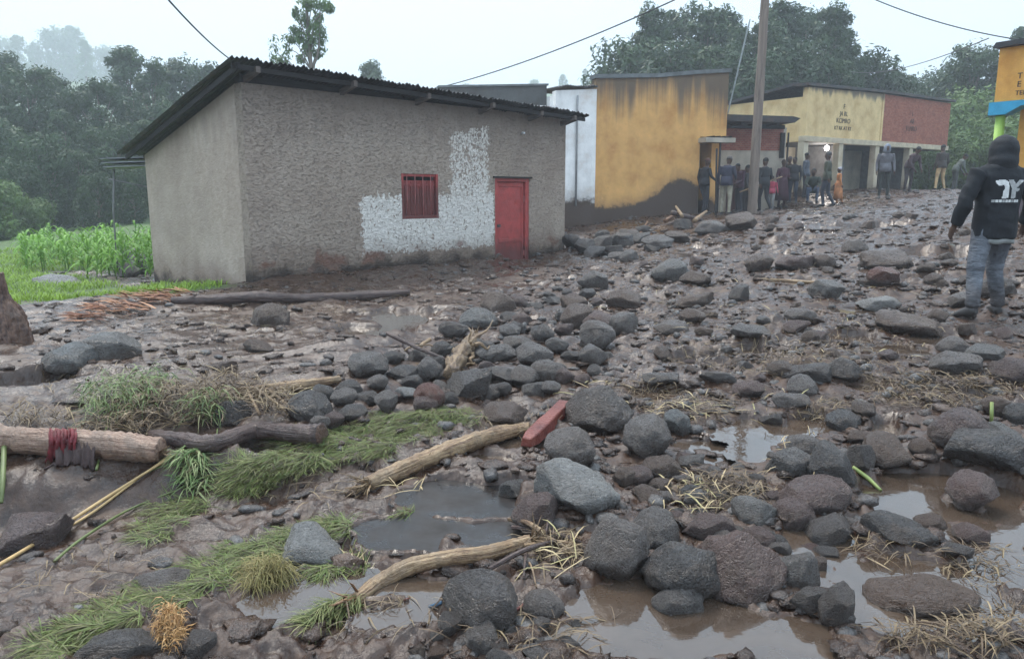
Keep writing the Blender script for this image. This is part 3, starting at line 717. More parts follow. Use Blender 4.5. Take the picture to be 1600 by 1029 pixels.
box_obj('beam', (-.45, AL+.02, -.06, .24, 3.42, 3.615), simple('beam_cream', (.50, .42, .30), .8, .2, 4, .2), ab, .01)
box_obj('side_fascia', (-.398, -.2, .202, 5, 3.62, 5.0), ACREAM, ab, 0); box_obj('side_beam', (-.45, -.2, .242, 5, 3.42, 3.615), ACREAM, ab, 0)
COLM = limewash('cream_column', (.52, .45, .33), 9, .3, 1.75)
for x in (-.3, 2.0, 4.62, 7.3):
    c_ = box_obj('column', (x-.14, x+.14, 0, .26, .9, 3.418), COLM, ab, .012); box_obj('column_base', (x-.19, x+.19, -.05, .31, .8, 1.6), COLM, c_, .01)
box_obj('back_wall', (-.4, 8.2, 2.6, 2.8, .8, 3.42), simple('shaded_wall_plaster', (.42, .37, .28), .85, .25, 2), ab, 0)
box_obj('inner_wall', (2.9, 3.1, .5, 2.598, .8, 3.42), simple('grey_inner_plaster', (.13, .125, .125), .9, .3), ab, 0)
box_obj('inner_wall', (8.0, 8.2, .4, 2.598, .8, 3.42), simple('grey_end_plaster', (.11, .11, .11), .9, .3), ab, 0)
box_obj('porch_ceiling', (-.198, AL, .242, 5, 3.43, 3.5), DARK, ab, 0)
box_obj('porch_floor', (-.4, 8.2, -.3, 2.598, .7, 1.42), simple('porch_cement', (.14, .12, .11), .7), ab, .01)
adoor = box_obj('door', (1.15, 1.75, 2.52, 2.597, 1.42, 3.0), old_wood('brown_door', (.16, .085, .04)), ab, .008); box_obj('door_panel', (1.25, 1.65, 2.49, 2.518, 1.6, 2.8), old_wood('brown_panel', (.10, .05, .03)), adoor, .01)
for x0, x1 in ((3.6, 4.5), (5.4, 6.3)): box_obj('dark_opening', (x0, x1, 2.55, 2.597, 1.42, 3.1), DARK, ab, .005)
prism('roof_edge', [(-.6, 5.36), (4.7, 5.48), (AL+.15, 5.50), (AL+.15, 5.60), (4.7, 5.58), (-.6, 5.46)], -.12, .4, SHEET, ab)
bm = bmesh.new()
for xx in (-.55, AL+.1):
    for yy, zz in ((.402, 5.40), (5.3, 4.75)):
        bm.verts.new((xx, yy, zz+.02)); bm.verts.new((xx, yy, zz+.12))
bm.verts.ensure_lookup_table(); v = bm.verts
for f in ((0, 1, 3, 2), (4, 6, 7, 5), (0, 4, 5, 1), (2, 3, 7, 6), (0, 2, 6, 4), (1, 5, 7, 3)): bm.faces.new([v[i] for i in f])
link('roof_sheeting', bm_mesh('roof_sheeting', bm), SHEET, ab)
for k, (t_, s_) in enumerate((('F', .26), ('JA RL', .24), ('KCIMRO', .25), ('KT RK AT RT', .2))): text_mesh(t_, s_, STENCIL, ab, (2.0, -.006, 4.70-.26*k))
for k, (t_, s_) in enumerate((('I', .3), ('AB', .28), ('ELMRO', .28))): text_mesh(t_, s_, simple('faded_stencil', (.09, .05, .045), .85), ab, (7.15, .002, 4.72-.3*k))
bulb_m = Mat('lit_bulb', .4); bulb_m.b.inputs['Emission Color'].default_value = (1, .97, .95, 1); bulb_m.b.inputs['Emission Strength'].default_value = 20
bm = bmesh.new(); bmesh.ops.create_uvsphere(bm, u_segments=16, v_segments=10, radius=.085)
for vv in bm.verts: vv.co.z *= 1.15
lb = link('light_bulb', bm_mesh('light_bulb', bm), bulb_m.m, ab, True); lb.location = (1.98, .6, 3.28)
tube('bulb_cord', [(0, 0, .1), (0, 0, .22)], .015, DARK, lb, 6)
ll = bpy.data.lights.new('bulb_light', 'POINT'); ll.energy = 30; ll.shadow_soft_size = .12; ll.color = (1, .93, .85)
lo = bpy.data.objects.new('bulb_light', ll); COL.objects.link(lo); lo.parent = ab; lo.location = (1.9, .95, 3.1)

# ------------------------------------------------------------------ orange building at the right edge
P0 = at(1553, 162, 15.4); rb = empty('orange_building', (P0[0], P0[1], 0), R(-58)); tag(rb, 'orange building with blue trim and a green post at the right edge', 'building')
ORG = limewash('orange_limewash', (.68, .34, .08), 4.9, .12, 1.3); BLUE = simple('blue_trim_paint', (.03, .30, .48), .5, .15, 5); LIME = simple('lime_green_paint', (.32, .50, .09), .55, .12, 5)
box_obj('upper_wall', (0, 5, 0, .25, 3.303, 4.30), ORG, rb, .01)
prism('roof_edge', [(-.08, 4.305), (5, 4.305), (5, 4.42), (-.02, 4.40)], -.12, 2.5, SHEET, rb)
prism('trim_band', [(-.06, 3.06), (.25, 3.06), (.52, 3.2), (5, 3.2), (5, 3.3), (-.06, 3.3)], -.06, .22, BLUE, rb)
box_obj('lower_wall', (.2, 5, .62, .87, .2, 3.19), ORG, rb, 0); box_obj('base_band', (.2, 5, .58, .618, .2, 1.95), simple('mauve_base', (.13, .10, .11), .8), rb, 0)
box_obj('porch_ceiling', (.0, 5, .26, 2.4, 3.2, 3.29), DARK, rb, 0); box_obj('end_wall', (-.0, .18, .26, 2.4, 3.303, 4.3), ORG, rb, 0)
tube('post', [(.1, .1, .4), (.1, .1, 3.055)], .085, LIME, rb, 14)
for k, (t_, s_) in enumerate((('T', .15), ('E', .15), ('TEL AHCB', .12))): text_mesh(t_, s_, STENCIL, rb, (.42+.22*(k == 2), -.005, 3.70-.15*k))

# ------------------------------------------------------------------ pole and wires
POLEM = old_wood('grey_brown_pole_wood', (.20, .155, .125), .85, (14, 14, .8))
pb = at(1175, 325, 22.6); pt = at(1199, -60, 22.9)
pole = tube('utility_pole', np.linspace([pb[0], pb[1], Hs(pb[0], pb[1])-.4], pt, 30), np.linspace(.145, .115, 30), POLEM, None, 12, .06, 3)
tag(pole, 'tall weathered wooden utility pole among the bystanders', 'pole')
WIRE = simple('black_cable', (.05, .05, .055), .6); GW = simple('pale_guy_wire', (.45, .5, .52), .5)
def wire(a, b, sag, r, mat, label, nm='overhead_wire'):
    t = np.linspace(0, 1, 40)[:, None]; P = np.array(a)*(1-t)+np.array(b)*t; P[:, 2] -= sag*4*(t*(1-t))[:, 0]
    tag(tube(nm, P, r, mat, None, 5), label, 'wire')
wire(at(250, -15, 7), at(366, 97, 12.0), .05, .009, WIRE, 'dark service wire running to the top left corner of the grey house roof')
wire(at(1080, -12, 18), at(640, 147, 28), .25, .017, WIRE, 'long dark wire crossing the open sky above the grey house')
wire(at(1340, -12, 18), at(1620, 66, 17.5), .15, .013, WIRE, 'dark wire sloping down towards the orange building')
wire(at(1330, 112, 40), at(1545, 60, 17.8), .3, .012, WIRE, 'thin wire rising above the brick fascia')
wire(at(1172, 30, 22.8), at(1137, 178, 24.4), .0, .022, GW, 'pale guy wire between the utility pole and the yellow building', 'guy_wire')
# ------------------------------------------------------------------ vegetation
def leaf_mat(name, dark, light, trans=.25):
    m = Mat(name, .55, light, .3); r = m.attr('rnd')
    c = m.ramp(r, [(0, dark), (.6, tuple((a+b)/2 for a, b in zip(dark, light))), (1, light)])
    c = m.mix(m.math('MULTIPLY', m.rnd(), .35), c, tuple(k*1.3 for k in light)); m.base(c)
    tr = m.n('BsdfTranslucent'); m.L.new(c, tr.inputs[0]); mx = m.n('MixShader'); mx.inputs[0].default_value = trans
    m.L.new(m.b.outputs[0], mx.inputs[1]); m.L.new(tr.outputs[0], mx.inputs[2]); m.L.new(mx.outputs[0], m.out.inputs[0]); return m.m
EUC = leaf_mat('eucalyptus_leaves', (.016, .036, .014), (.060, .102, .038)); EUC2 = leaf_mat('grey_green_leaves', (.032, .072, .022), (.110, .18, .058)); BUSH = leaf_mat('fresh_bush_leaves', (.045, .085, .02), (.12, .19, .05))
BARK = old_wood('grey_bark', (.16, .13, .105), .85, (6, 6, 1.2))
def leaves(cl, per, size, droop=.3):
    """cl: list of (centre, radii); leaf-sized diamonds spread through every clump"""
    Vs = []; rn = []
    for c, rad in cl:
        n = int(per*(.7+.6*random.random())); g = RNG.normal(0, 1, (n, 3)); g /= np.linalg.norm(g, axis=1)[:, None]; o_ = g.copy(); g *= (RNG.random(n)**.4)[:, None]*1.05
        P = np.array(c)+g*np.array(rad); nn = o_+RNG.normal(0, .45, (n, 3))+[0, 0, .35]; nn /= np.linalg.norm(nn, axis=1)[:, None]      # leaves face out of their clump
        r0 = RNG.normal(0, 1, (n, 3)); r0[:, 2] -= droop*2; a = r0-nn*(r0*nn).sum(1)[:, None]; a /= np.linalg.norm(a, axis=1)[:, None]+1e-6
        b = np.cross(a, nn); L = size*(.6+.8*RNG.random(n))[:, None]
        Vs.append(np.stack([P+a*L, P+b*L*.42, P-a*L, P-b*L*.42], 1).reshape(-1, 3)); rn.append(np.repeat(np.clip(.7*random.random()+.3*RNG.random(n), 0, 1), 4))
    V = np.vstack(Vs); return V, np.arange(len(V)).reshape(-1, 4), np.concatenate(rn)
def tree_meshes(h, w, seed, base=.28, ncl=46, per=130, size=.17, shape='oval', lean=0, clr=(.5, .5, .42)):
    random.seed(seed); parts = []; cl = []
    tp = [np.array([lean*t**2*h*.15+.12*math.sin(t*5+seed), .12*math.cos(t*4+seed), t*h*.93]) for t in np.linspace(0, 1, 12)]
    parts.append(tube_arrays(tp, np.linspace(h*.017+.04, .03, 12), 8, .12, seed))
    for k in range(ncl):
        t = base+(1-base)*((k+.5)/ncl)**.85; u = (t-base)/(1-base)
        env = {'oval': math.sin(math.pi*min(1, .12+u*.86))**.6, 'cone': (1-u)**.55*.95+.12, 'wide': math.sin(math.pi*(.2+.7*u))**.45}[shape]
        a = k*2.4+random.uniform(-.5, .5); rr = w*.5*env*random.uniform(.35, 1.0); i = min(10, int(t*11)); st = tp[i]
        c = np.array([st[0]+rr*math.cos(a), st[1]+rr*math.sin(a), t*h+random.uniform(-.3, .3)])
        s = random.uniform(.5, 1.15)*w*.165
        cl.append((c, (s*1.25, s*1.25, s*random.uniform(.8, 1.3))))
        if k % 2 == 0:
            b0 = tp[max(1, i-2)]; parts.append(tube_arrays(spline([b0, (b0+c)/2+[0, 0, .1], c], 6), np.linspace(h*.006+.012, .008, 6), 5))
    cl.append((tp[-1], (w*.12, w*.12, w*.14)))
    V, Fq = join_arrays(parts); tm = qmesh('trunk', V, Fq)
    V, Fq, rn = leaves(cl, per, size); cm = np_mesh('crown', V, Fq, False); attr(cm, 'rnd', rn)
    return tm, cm
def tree(loc, meshes, mats, s=1.0, rz_=0, label='', group=None, nm='eucalyptus_tree', cat='tree'):
    e = empty(nm, loc, rz_); e.scale = (s, s, s); tag(e, label, cat, group)
    link('trunk', meshes[0], mats[0], e); link('crown', meshes[1], mats[1], e); return e
TV = [tree_meshes(13, 5.0, 1, .22, 46, 200, .17, 'oval'), tree_meshes(13, 4.2, 2, .25, 40, 200, .17, 'cone'), tree_meshes(12, 6.2, 3, .2, 52, 200, .17, 'wide'), tree_meshes(14, 3.8, 4, .2, 40, 200, .16, 'oval', .6), tree_meshes(9, 6.5, 5, .1, 56, 170, .18, 'wide')]
TVD = [tree_meshes(13, 6.5, 21, .12, 40, 110, .30, 'oval'), tree_meshes(13, 5.5, 22, .12, 34, 110, .30, 'cone'), tree_meshes(12, 7.5, 23, .1, 44, 110, .30, 'wide')]
def tree_at(px, top, Y, k, label, group=None, mats=None, far=False, base=None):
    p = at(px, top, Y); z = Hs(p[0], p[1]) if base is None else base; V_ = (TVD if far else TV)[k % (3 if far else 5)]; h0 = (13, 13, 12, 14, 9)[k % 5] if not far else (13, 13, 12)[k % 3]
    return tree((p[0], p[1], z-.2), V_, mats or (BARK, EUC), (p[2]-z)/(h0*.98), k*1.7+px*.01, label, group)
# dark wood at the left
LF = [(-60, 95, 48, 0), (8, 88, 52, 1), (40, 108, 44, 2), (75, 118, 50, 3), (112, 150, 46, 0), (150, 128, 44, 2), (196, 82, 50, 0), (222, 96, 46, 3), (262, 112, 52, 1), (300, 98, 54, 2), (330, 118, 56, 0), (-20, 190, 38, 4), (70, 215, 37, 4), (120, 235, 38, 2), (180, 200, 40, 4), (225, 190, 41, 0), (270, 160, 44, 2), (30, 255, 35, 4), (150, 270, 36, 4), (95, 175, 41, 0), (5, 165, 42, 2), (345, 150, 50, 3), (385, 165, 52, 2), (205, 262, 37, 4)]
for i, (px, tp_, Y, k) in enumerate(LF):
    sk = {0: 'dark tree cut by the left picture edge, skyline of the left wood', 1: 'first full treetop from the left in the dark wood', 2: 'second treetop from the left in the dark wood', 3: 'third treetop from the left in the dark wood', 4: 'treetop in the dip of the dark wood skyline', 5: 'treetop just left of the tallest tree of the dark wood', 6: 'tallest rounded dark tree in the wood left of the house', 7: 'leaning treetop just right of the tallest tree of the dark wood', 8: 'treetop midway between the tallest dark tree and the grey roof', 9: 'treetop nearest the roof slope of the grey house', 10: 'treetop half hidden behind the roof slope of the grey house'}
    tree_at(px, tp_, Y, k, sk.get(i, 'lower dark tree filling the wood left of the grey house'), None if i in sk else 'lower trees of the dark wood')
# misty trees on the slopes beyond
FT = []
for i in range(15): FT.append((-60+i*28+random.uniform(-8, 8), 52+random.uniform(-6, 20)+(0 if i < 7 else 14*(i-6)), 255+random.uniform(-10, 45)))
for i in range(16): FT.append((400+i*40+random.uniform(-10, 10), 140-max(0, i-9)*5+random.uniform(-10, 6), 265+random.uniform(-10, 45)))
for i in range(8): FT.append((1380+i*36, 150+random.uniform(-8, 6), 240+random.uniform(-5, 40)))
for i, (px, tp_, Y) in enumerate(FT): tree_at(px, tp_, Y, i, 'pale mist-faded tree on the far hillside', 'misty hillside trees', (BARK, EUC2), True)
# wood behind the shops
CF = [(978, 78, 46, 4), (1003, 58, 48, 0), (1040, 12, 46, 3), (1075, 20, 50, 2), (1108, 24, 46, 0), (1150, 22, 48, 3), (1185, 40, 44, 2), (1222, 12, 46, 0), (1262, 20, 50, 2), (1288, 16, 45, 3), (1322, 48, 46, 1), (1345, 92, 48, 4), (1372, 118, 50, 4), (1130, 75, 42, 2), (1060, 80, 42, 4), (1240, 80, 42, 4), (1180, 95, 40, 4), (1300, 95, 42, 2)]
for i, (px, tp_, Y, k) in enumerate(CF):
    lab = {0: 'leftmost low tree of the wood behind the yellow building', 2: 'tall narrow tree above the right half of the yellow building', 7: 'tall dark tree just right of the utility pole top', 9: 'tall tree rising above the cream fascia', 10: 'brighter green pointed tree above the brick fascia', 12: 'low tree at the right end of the wood behind the shops'}.get(i, {1: 'low tree second from the left behind the yellow building', 3: 'broad tree right of the tall narrow tree over the yellow wall', 4: 'tree above the right corner of the yellow wall', 5: 'slim tree just left of the utility pole top', 6: 'broad tree directly behind the utility pole', 8: 'broad tree between the pole and the cream fascia', 11: 'low green tree above the left half of the brick fascia'}.get(i, 'lower dark tree below the skyline crowns behind the shops'))
    tree_at(px, tp_, Y, k, lab, 'trees of the wood behind the shops' if lab.startswith('lower dark') else None, (BARK, EUC2 if k in (0, 1, 3, 4) else EUC))
tree_at(1422, 124, 60, 4, 'small sparse tree over the right end of the brick fascia', None, (BARK, EUC2))
tree_at(1525, 74, 48, 2, 'leafy tree between the brick fascia and the orange building', None, (BARK, EUC2)); tree_at(1500, 110, 50, 4, 'smaller leafy tree left of the tree beside the orange building', None, (BARK, EUC2))
tree_at(1600, 50, 46, 0, 'dark treetop showing over the orange building roof', None, (BARK, EUC))
# tall sparse gum tree over the house roof
def sparse_tree():
    random.seed(11); p = at(482, 105, 34); z = Hs(p[0], p[1]); e = empty('gum_tree', (p[0], p[1], z)); tag(e, 'tall sparse gum tree with drooping leaves above the grey roof', 'tree')
    h = 11.6; tp = [np.array([.12*math.sin(t*4), .05, t*h]) for t in np.linspace(0, 1, 16)]; parts = [tube_arrays(tp, np.linspace(.13, .03, 16), 7, .1)]; cl = []
    parts.append(tube_arrays(spline([tp[8], tp[8]+[.35, 0, .9], tp[8]+[.5, .1, 3.2]], 8), np.linspace(.06, .015, 8), 6))
    sc = 34/1200.
    for px, py, w, h_ in ((428, 80, 9, 34), (448, 75, 10, 30), (440, 95, 12, 12), (470, 60, 12, 16), (462, 48, 10, 10), (475, 30, 10, 20), (462, 22, 6, 14), (485, 58, 14, 18), (500, 50, 12, 22), (504, 66, 9, 28), (492, 38, 10, 16), (488, 10, 18, 12), (505, 8, 14, 12), (515, 14, 9, 10), (470, 92, 9, 10), (478, 5, 12, 10), (498, 28, 9, 12), (480, 78, 10, 14), (495, 85, 8, 10), (455, 62, 8, 9), (500, -20, 16, 18), (480, -25, 14, 14), (488, 68, 14, 18)):
        q = at(px, py, 34+random.uniform(-.8, .8)); c = q-np.array([p[0], p[1], z]); cl.append((c, (w*sc*.95, w*sc*.95, h_*sc*.75)))
        b0 = tp[min(15, max(2, int((c[2]/h)*15)-1))]; parts.append(tube_arrays(spline([b0, (b0+c)/2+[0, 0, .2], c], 6), np.linspace(.035, .008, 6), 5))
    V, Fq = join_arrays(parts); link('trunk', qmesh('trunk', V, Fq), BARK, e)
    V, Fq, rn = leaves(cl, 150, .085, 1.2); cm = np_mesh('crown', V, Fq, False); attr(cm, 'rnd', rn); link('crown', cm, EUC2, e)
sparse_tree()
tree_at(578, 100, 60, 1, 'thin distant treetop just over the middle of the grey roof', None, (BARK, EUC2))
# bushes: bank at the right, dark scrub at the left
def bush_mesh(seed, n=26, per=330, size=.045):
    random.seed(seed); cl = []; parts = []
    for k in range(n):
        a = random.uniform(0, 6.28); r_ = random.uniform(0, .85); z = random.uniform(.15, 1.35)*(1-.35*r_); c = np.array([r_*math.cos(a), r_*math.sin(a), z]); cl.append((c, (.32, .32, .3)))
        if k % 2 == 0: parts.append(tube_arrays(spline([(0, 0, 0), c*.5+[0, 0, .1], c], 5), np.linspace(.025, .006, 5), 5))
    V, Fq = join_arrays(parts); tm = qmesh('stems', V, Fq); V, Fq, rn = leaves(cl, per, size); cm = np_mesh('foliage', V, Fq, False); attr(cm, 'rnd', rn); return tm, cm
BV = [bush_mesh(31), bush_mesh(32), bush_mesh(33)]
def bush(px, py, Y, s, k, mat, label, group=None):
    p = at(px, py, Y); z = Hs(p[0], p[1]); e = empty('bush', (p[0], p[1], z-.05), k*1.3); e.scale = (s, s, s*1.05); tag(e, label, 'bush', group)
    link('stems', BV[k % 3][0], BARK, e); link('foliage', BV[k % 3][1], mat, e)
for i, (px, Y, s) in enumerate(((1452, 38, 1.7), (1490, 37, 2.0), (1470, 41, 2.6), (1520, 38, 2.1), (1545, 36, 2.0), (1500, 43, 3.1), (1540, 42, 3.2), (1448, 44, 2.2), (1570, 40, 3.0), (1480, 46, 3.4), (1600, 36, 2.6))): bush(px, 300, Y, s, i, BUSH, 'bright green bush on the bank right of the brick fascia', 'bushes on the green bank')
for i, (px, Y, s) in enumerate(((15, 33, 1.5), (45, 34, 1.2), (-20, 31, 1.7))): bush(px, 360, Y, s, i, EUC, 'low grey-green bush at the foot of the dark wood', 'scrub below the dark wood')
# maize
def maize_mesh(seed):
    rg = np.random.default_rng(seed); parts = [tube_arrays([(0, 0, 0), (.01, 0, .5), (.02, .01, .95)], [.014, .012, .006], 5)]; n = 11
    a = np.arange(n)*2.6+rg.random(n); d = np.stack([np.cos(a), np.sin(a), .9+.5*rg.random(n)], -1); d /= np.linalg.norm(d, axis=1)[:, None]
    p = np.stack([np.zeros(n), np.zeros(n), .12+.78*np.arange(n)/n], -1); L = .48+.25*rg.random(n)
    V, Fq, rn = blade_arrays(p, d, L, np.full(n, .07), np.full(n, .05), .85, 6)
    V0, F0 = tube_arrays([(0, 0, 0), (.01, 0, .5), (.02, .01, .95)], [.014, .012, .006], 5)
    Vj, Fj = join_arrays([(V0, F0), (V, Fq)]); me = qmesh('maize_plant', Vj, Fj); attr(me, 'rnd', np.concatenate([np.full(len(V0), .4), rn])); return me
MZ = [maize_mesh(k) for k in range(4)]; MZM = leaf_mat('maize_leaves', (.075, .18, .018), (.21, .40, .055), .3)
random.seed(5)
for i in range(110):
    v_ = random.random(); px = 20+random.random()*222; Y = 15.5+8.5*v_+(px < 110)*2.0
    p = at(px, 300, Y)
    if in_house(np.array(p[0]), np.array(p[1]), .3): continue
    o = link('maize_plant', MZ[i % 4], MZM); o.location = (p[0], p[1], Hs(p[0], p[1])-.02); s = random.uniform(.62, .95); o.scale = (s, s, s); o.rotation_euler = (random.uniform(-.1, .1), random.uniform(-.1, .1), random.uniform(0, 6.3))
    tag(o, 'leafy green maize plant in the plot left of the house', 'maize', 'maize plot')
# meadow grass
GRASS = leaf_mat('meadow_grass', (.10, .17, .014), (.26, .40, .045), .3)
n = 46000; x = RNG.uniform(-16, -4, n); y = 10.2+RNG.random(n)**1.5*17; g = grassy(x, y) > .45+.3*RNG.random(n); g &= ~((np.abs(x+6.75) < .55) & (np.abs(y-12.9) < 1.0)) & ~in_house(x, y, .05) & (np.abs(x/y) < .78); x = x[g]; y = y[g]; n = len(x)
a = RNG.uniform(0, 6.28, n); d = np.stack([np.cos(a)*.6, np.sin(a)*.6, np.full(n, .8)], -1); d /= np.linalg.norm(d, axis=1)[:, None]
V, Fq, rn = blade_arrays(np.stack([x, y, Hq(x, y)-.01], -1), d, .10+.14*RNG.random(n), np.full(n, .007)+.0005*y, np.full(n, .01), .25)
me = np_mesh('meadow_grass', V, Fq); attr(me, 'rnd', rn); tag(link('meadow_grass', me, GRASS), 'bright green meadow grass left of the grey house', 'grass', kind='stuff')

# ------------------------------------------------------------------ haze
hm = bpy.data.materials.new('haze_air'); hm.use_nodes = True; hn = hm.node_tree; hn.nodes.clear()
pv = hn.nodes.new('ShaderNodeVolumePrincipled'); ho = hn.nodes.new('ShaderNodeOutputMaterial'); pv.inputs['Color'].default_value = (.84, .90, .96, 1); pv.inputs['Density'].default_value = .0023; pv.inputs['Anisotropy'].default_value = .2
hn.links.new(pv.outputs[0], ho.inputs['Volume'])
bm = bmesh.new(); box(bm, -405, 405, -150, 402, -8, 72)
tag(link('haze', bm_mesh('haze', bm), hm), 'pale mist over the wooded slopes', 'haze', kind='stuff')
# ------------------------------------------------------------------ stones
def rock_mat(name, c1, c2, mud=.75, rough=(.16, .50), pits=1.0):
    m = Mat(name, .5, spec=.5); n = m.noise(2.6, 4, .65); n2 = m.noise(11, 3, .65); vo = m.voro(13); X, Y, Z = m.xyz()
    c = m.ramp(m.math('ADD', m.math('MULTIPLY', n, .65), m.math('MULTIPLY', n2, .35)), [(.3, tuple(k*.5 for k in c1)), (.5, c1), (.72, c2)])
    c = m.mix(m.math('MULTIPLY', m.rnd(), .5), c, tuple(.5*(a+b)*k for a, b, k in zip(c1, c2, (.95, .82, .75))))
    c = m.mix(m.math('MULTIPLY', m.math('SUBTRACT', 1, m.step(vo, .10, .22)), .5*pits), c, tuple(k*.35 for k in c1))
    # dried splash of brown mud round the foot
    e = m.math('ADD', Z, m.math('MULTIPLY', m.math('SUBTRACT', n, .5), 2.0))
    c = m.mix(m.math('MULTIPLY', m.math('SUBTRACT', 1, m.step(e, -.5, .15)), mud), c, (.080, .055, .042))
    c = m.mix(m.math('MULTIPLY', m.step(m.noise(1.4, 4, .7), .52, .66), .8*mud), c, (.090, .064, .049))
    m.base(c); m.rough(m.ramp(n2, [(.3, rough[0]), (.7, rough[1])]))
    h = m.math('ADD', m.math('MULTIPLY', m.step(vo, .05, .3), .35*pits), m.math('ADD', m.math('MULTIPLY', n2, 1.6), m.math('MULTIPLY', m.noise(38, 2, .7), .6))); m.bump(h, .7, .055); return m.m
RM = {'b': rock_mat('grey_basalt', (.094, .083, .076), (.222, .202, .188)), 'd': rock_mat('dark_basalt', (.058, .051, .047), (.148, .134, .125)), 'p': rock_mat('pale_grey_stone', (.17, .168, .16), (.33, .325, .31), .2),
      'm': rock_mat('maroon_scoria', (.084, .056, .049), (.175, .124, .109)), 'r': rock_mat('red_brown_stone', (.10, .042, .030), (.17, .08, .06)), 'w': rock_mat('mud_coated_stone', (.078, .054, .041), (.160, .117, .092), .6), 't': rock_mat('teal_grey_stone', (.098, .096, .091), (.225, .221, .212))}
def ico(sub):
    bm = bmesh.new(); bmesh.ops.create_icosphere(bm, subdivisions=sub, radius=1); bm.verts.ensure_lookup_table()
    V = np.array([v.co[:] for v in bm.verts]); Fc = np.array([[v.index for v in f.verts] for f in bm.faces]); bm.free(); return V, Fc
ICO4, ICO2, ICO1 = ico(4), ico(2), ico(1)
def rock_mesh(seed, kind, res=ICO4, name='boulder'):
    rg = np.random.default_rng(seed); V = res[0].copy()
    V = V*(1+.16*noise3(V*1.1+seed*3.7, seed)+.06*noise3(V*2.9+seed, seed+4))[:, None]
    for k in range({'a': 16, 'o': 9, 's': 13}[kind]):
        nn = rg.normal(0, 1, 3); nn /= np.linalg.norm(nn); dlim = rg.uniform(.52, .82) if kind != 'o' else rg.uniform(.68, .92)
        over = np.maximum(0, V @ nn-dlim); V = V-nn[None]*(over*(1-(.05 if kind != 'o' else .22)))[:, None]
    if kind == 's': V[:, 2] *= .62
    V = V*(1+.055*noise3(V*4.3+seed, seed+8)+(.032*noise3(V*9+seed, seed+9)+.012*noise3(V*18+seed, seed+12) if len(V) > 200 else 0))[:, None]
    V -= (V.max(0)+V.min(0))/2; V /= (V.max(0)-V.min(0))/2
    return np_mesh(name, V, res[1])
RK = {'a': [rock_mesh(100+k, 'a') for k in range(14)], 'o': [rock_mesh(200+k, 'o') for k in range(13)], 's': [rock_mesh(300+k, 's') for k in range(9)]}
PLACED = []
def stone(px, py, w, h, kind, mat, label, group=None, k=None, name='boulder', sink=.0, tilt=.15):
    """a stone seen at (px,py), w x h pixels, standing in the mud"""
    g = G(px, py+.36*h); dist = math.sqrt(g[0]**2+g[1]**2+(g[2]-CAMZ)**2); sx = w/2/F*dist*1.02; sz = h/2/F*dist*1.06; i = len(PLACED) if k is None else k
    sy = .5*sx+.5*min(sx, sz*1.3)
    o = link(name, RK[kind][i % len(RK[kind])], RM['b']); o.material_slots[0].link = 'OBJECT'; o.material_slots[0].material = RM[mat]
    c = CO+(np.array([*g])-CO); d = ray(px, py); Y = g[1]+sy*.25; c = at(px, py, Y)
    zg = Hs(c[0], c[1]); c[2] = min(max(c[2], zg+sz*.25), zg+sz*.8)-sink*sz
    rg = np.random.default_rng(i*7+3); o.location = c; o.scale = (sx, sy, sz); o.rotation_euler = (rg.uniform(-tilt, tilt), rg.uniform(-tilt, tilt), rg.uniform(-.35, .35)+(math.pi if rg.random() < .5 else 0))
    tag(o, label, 'rock', group); PLACED.append((c[0], c[1], sx)); return o
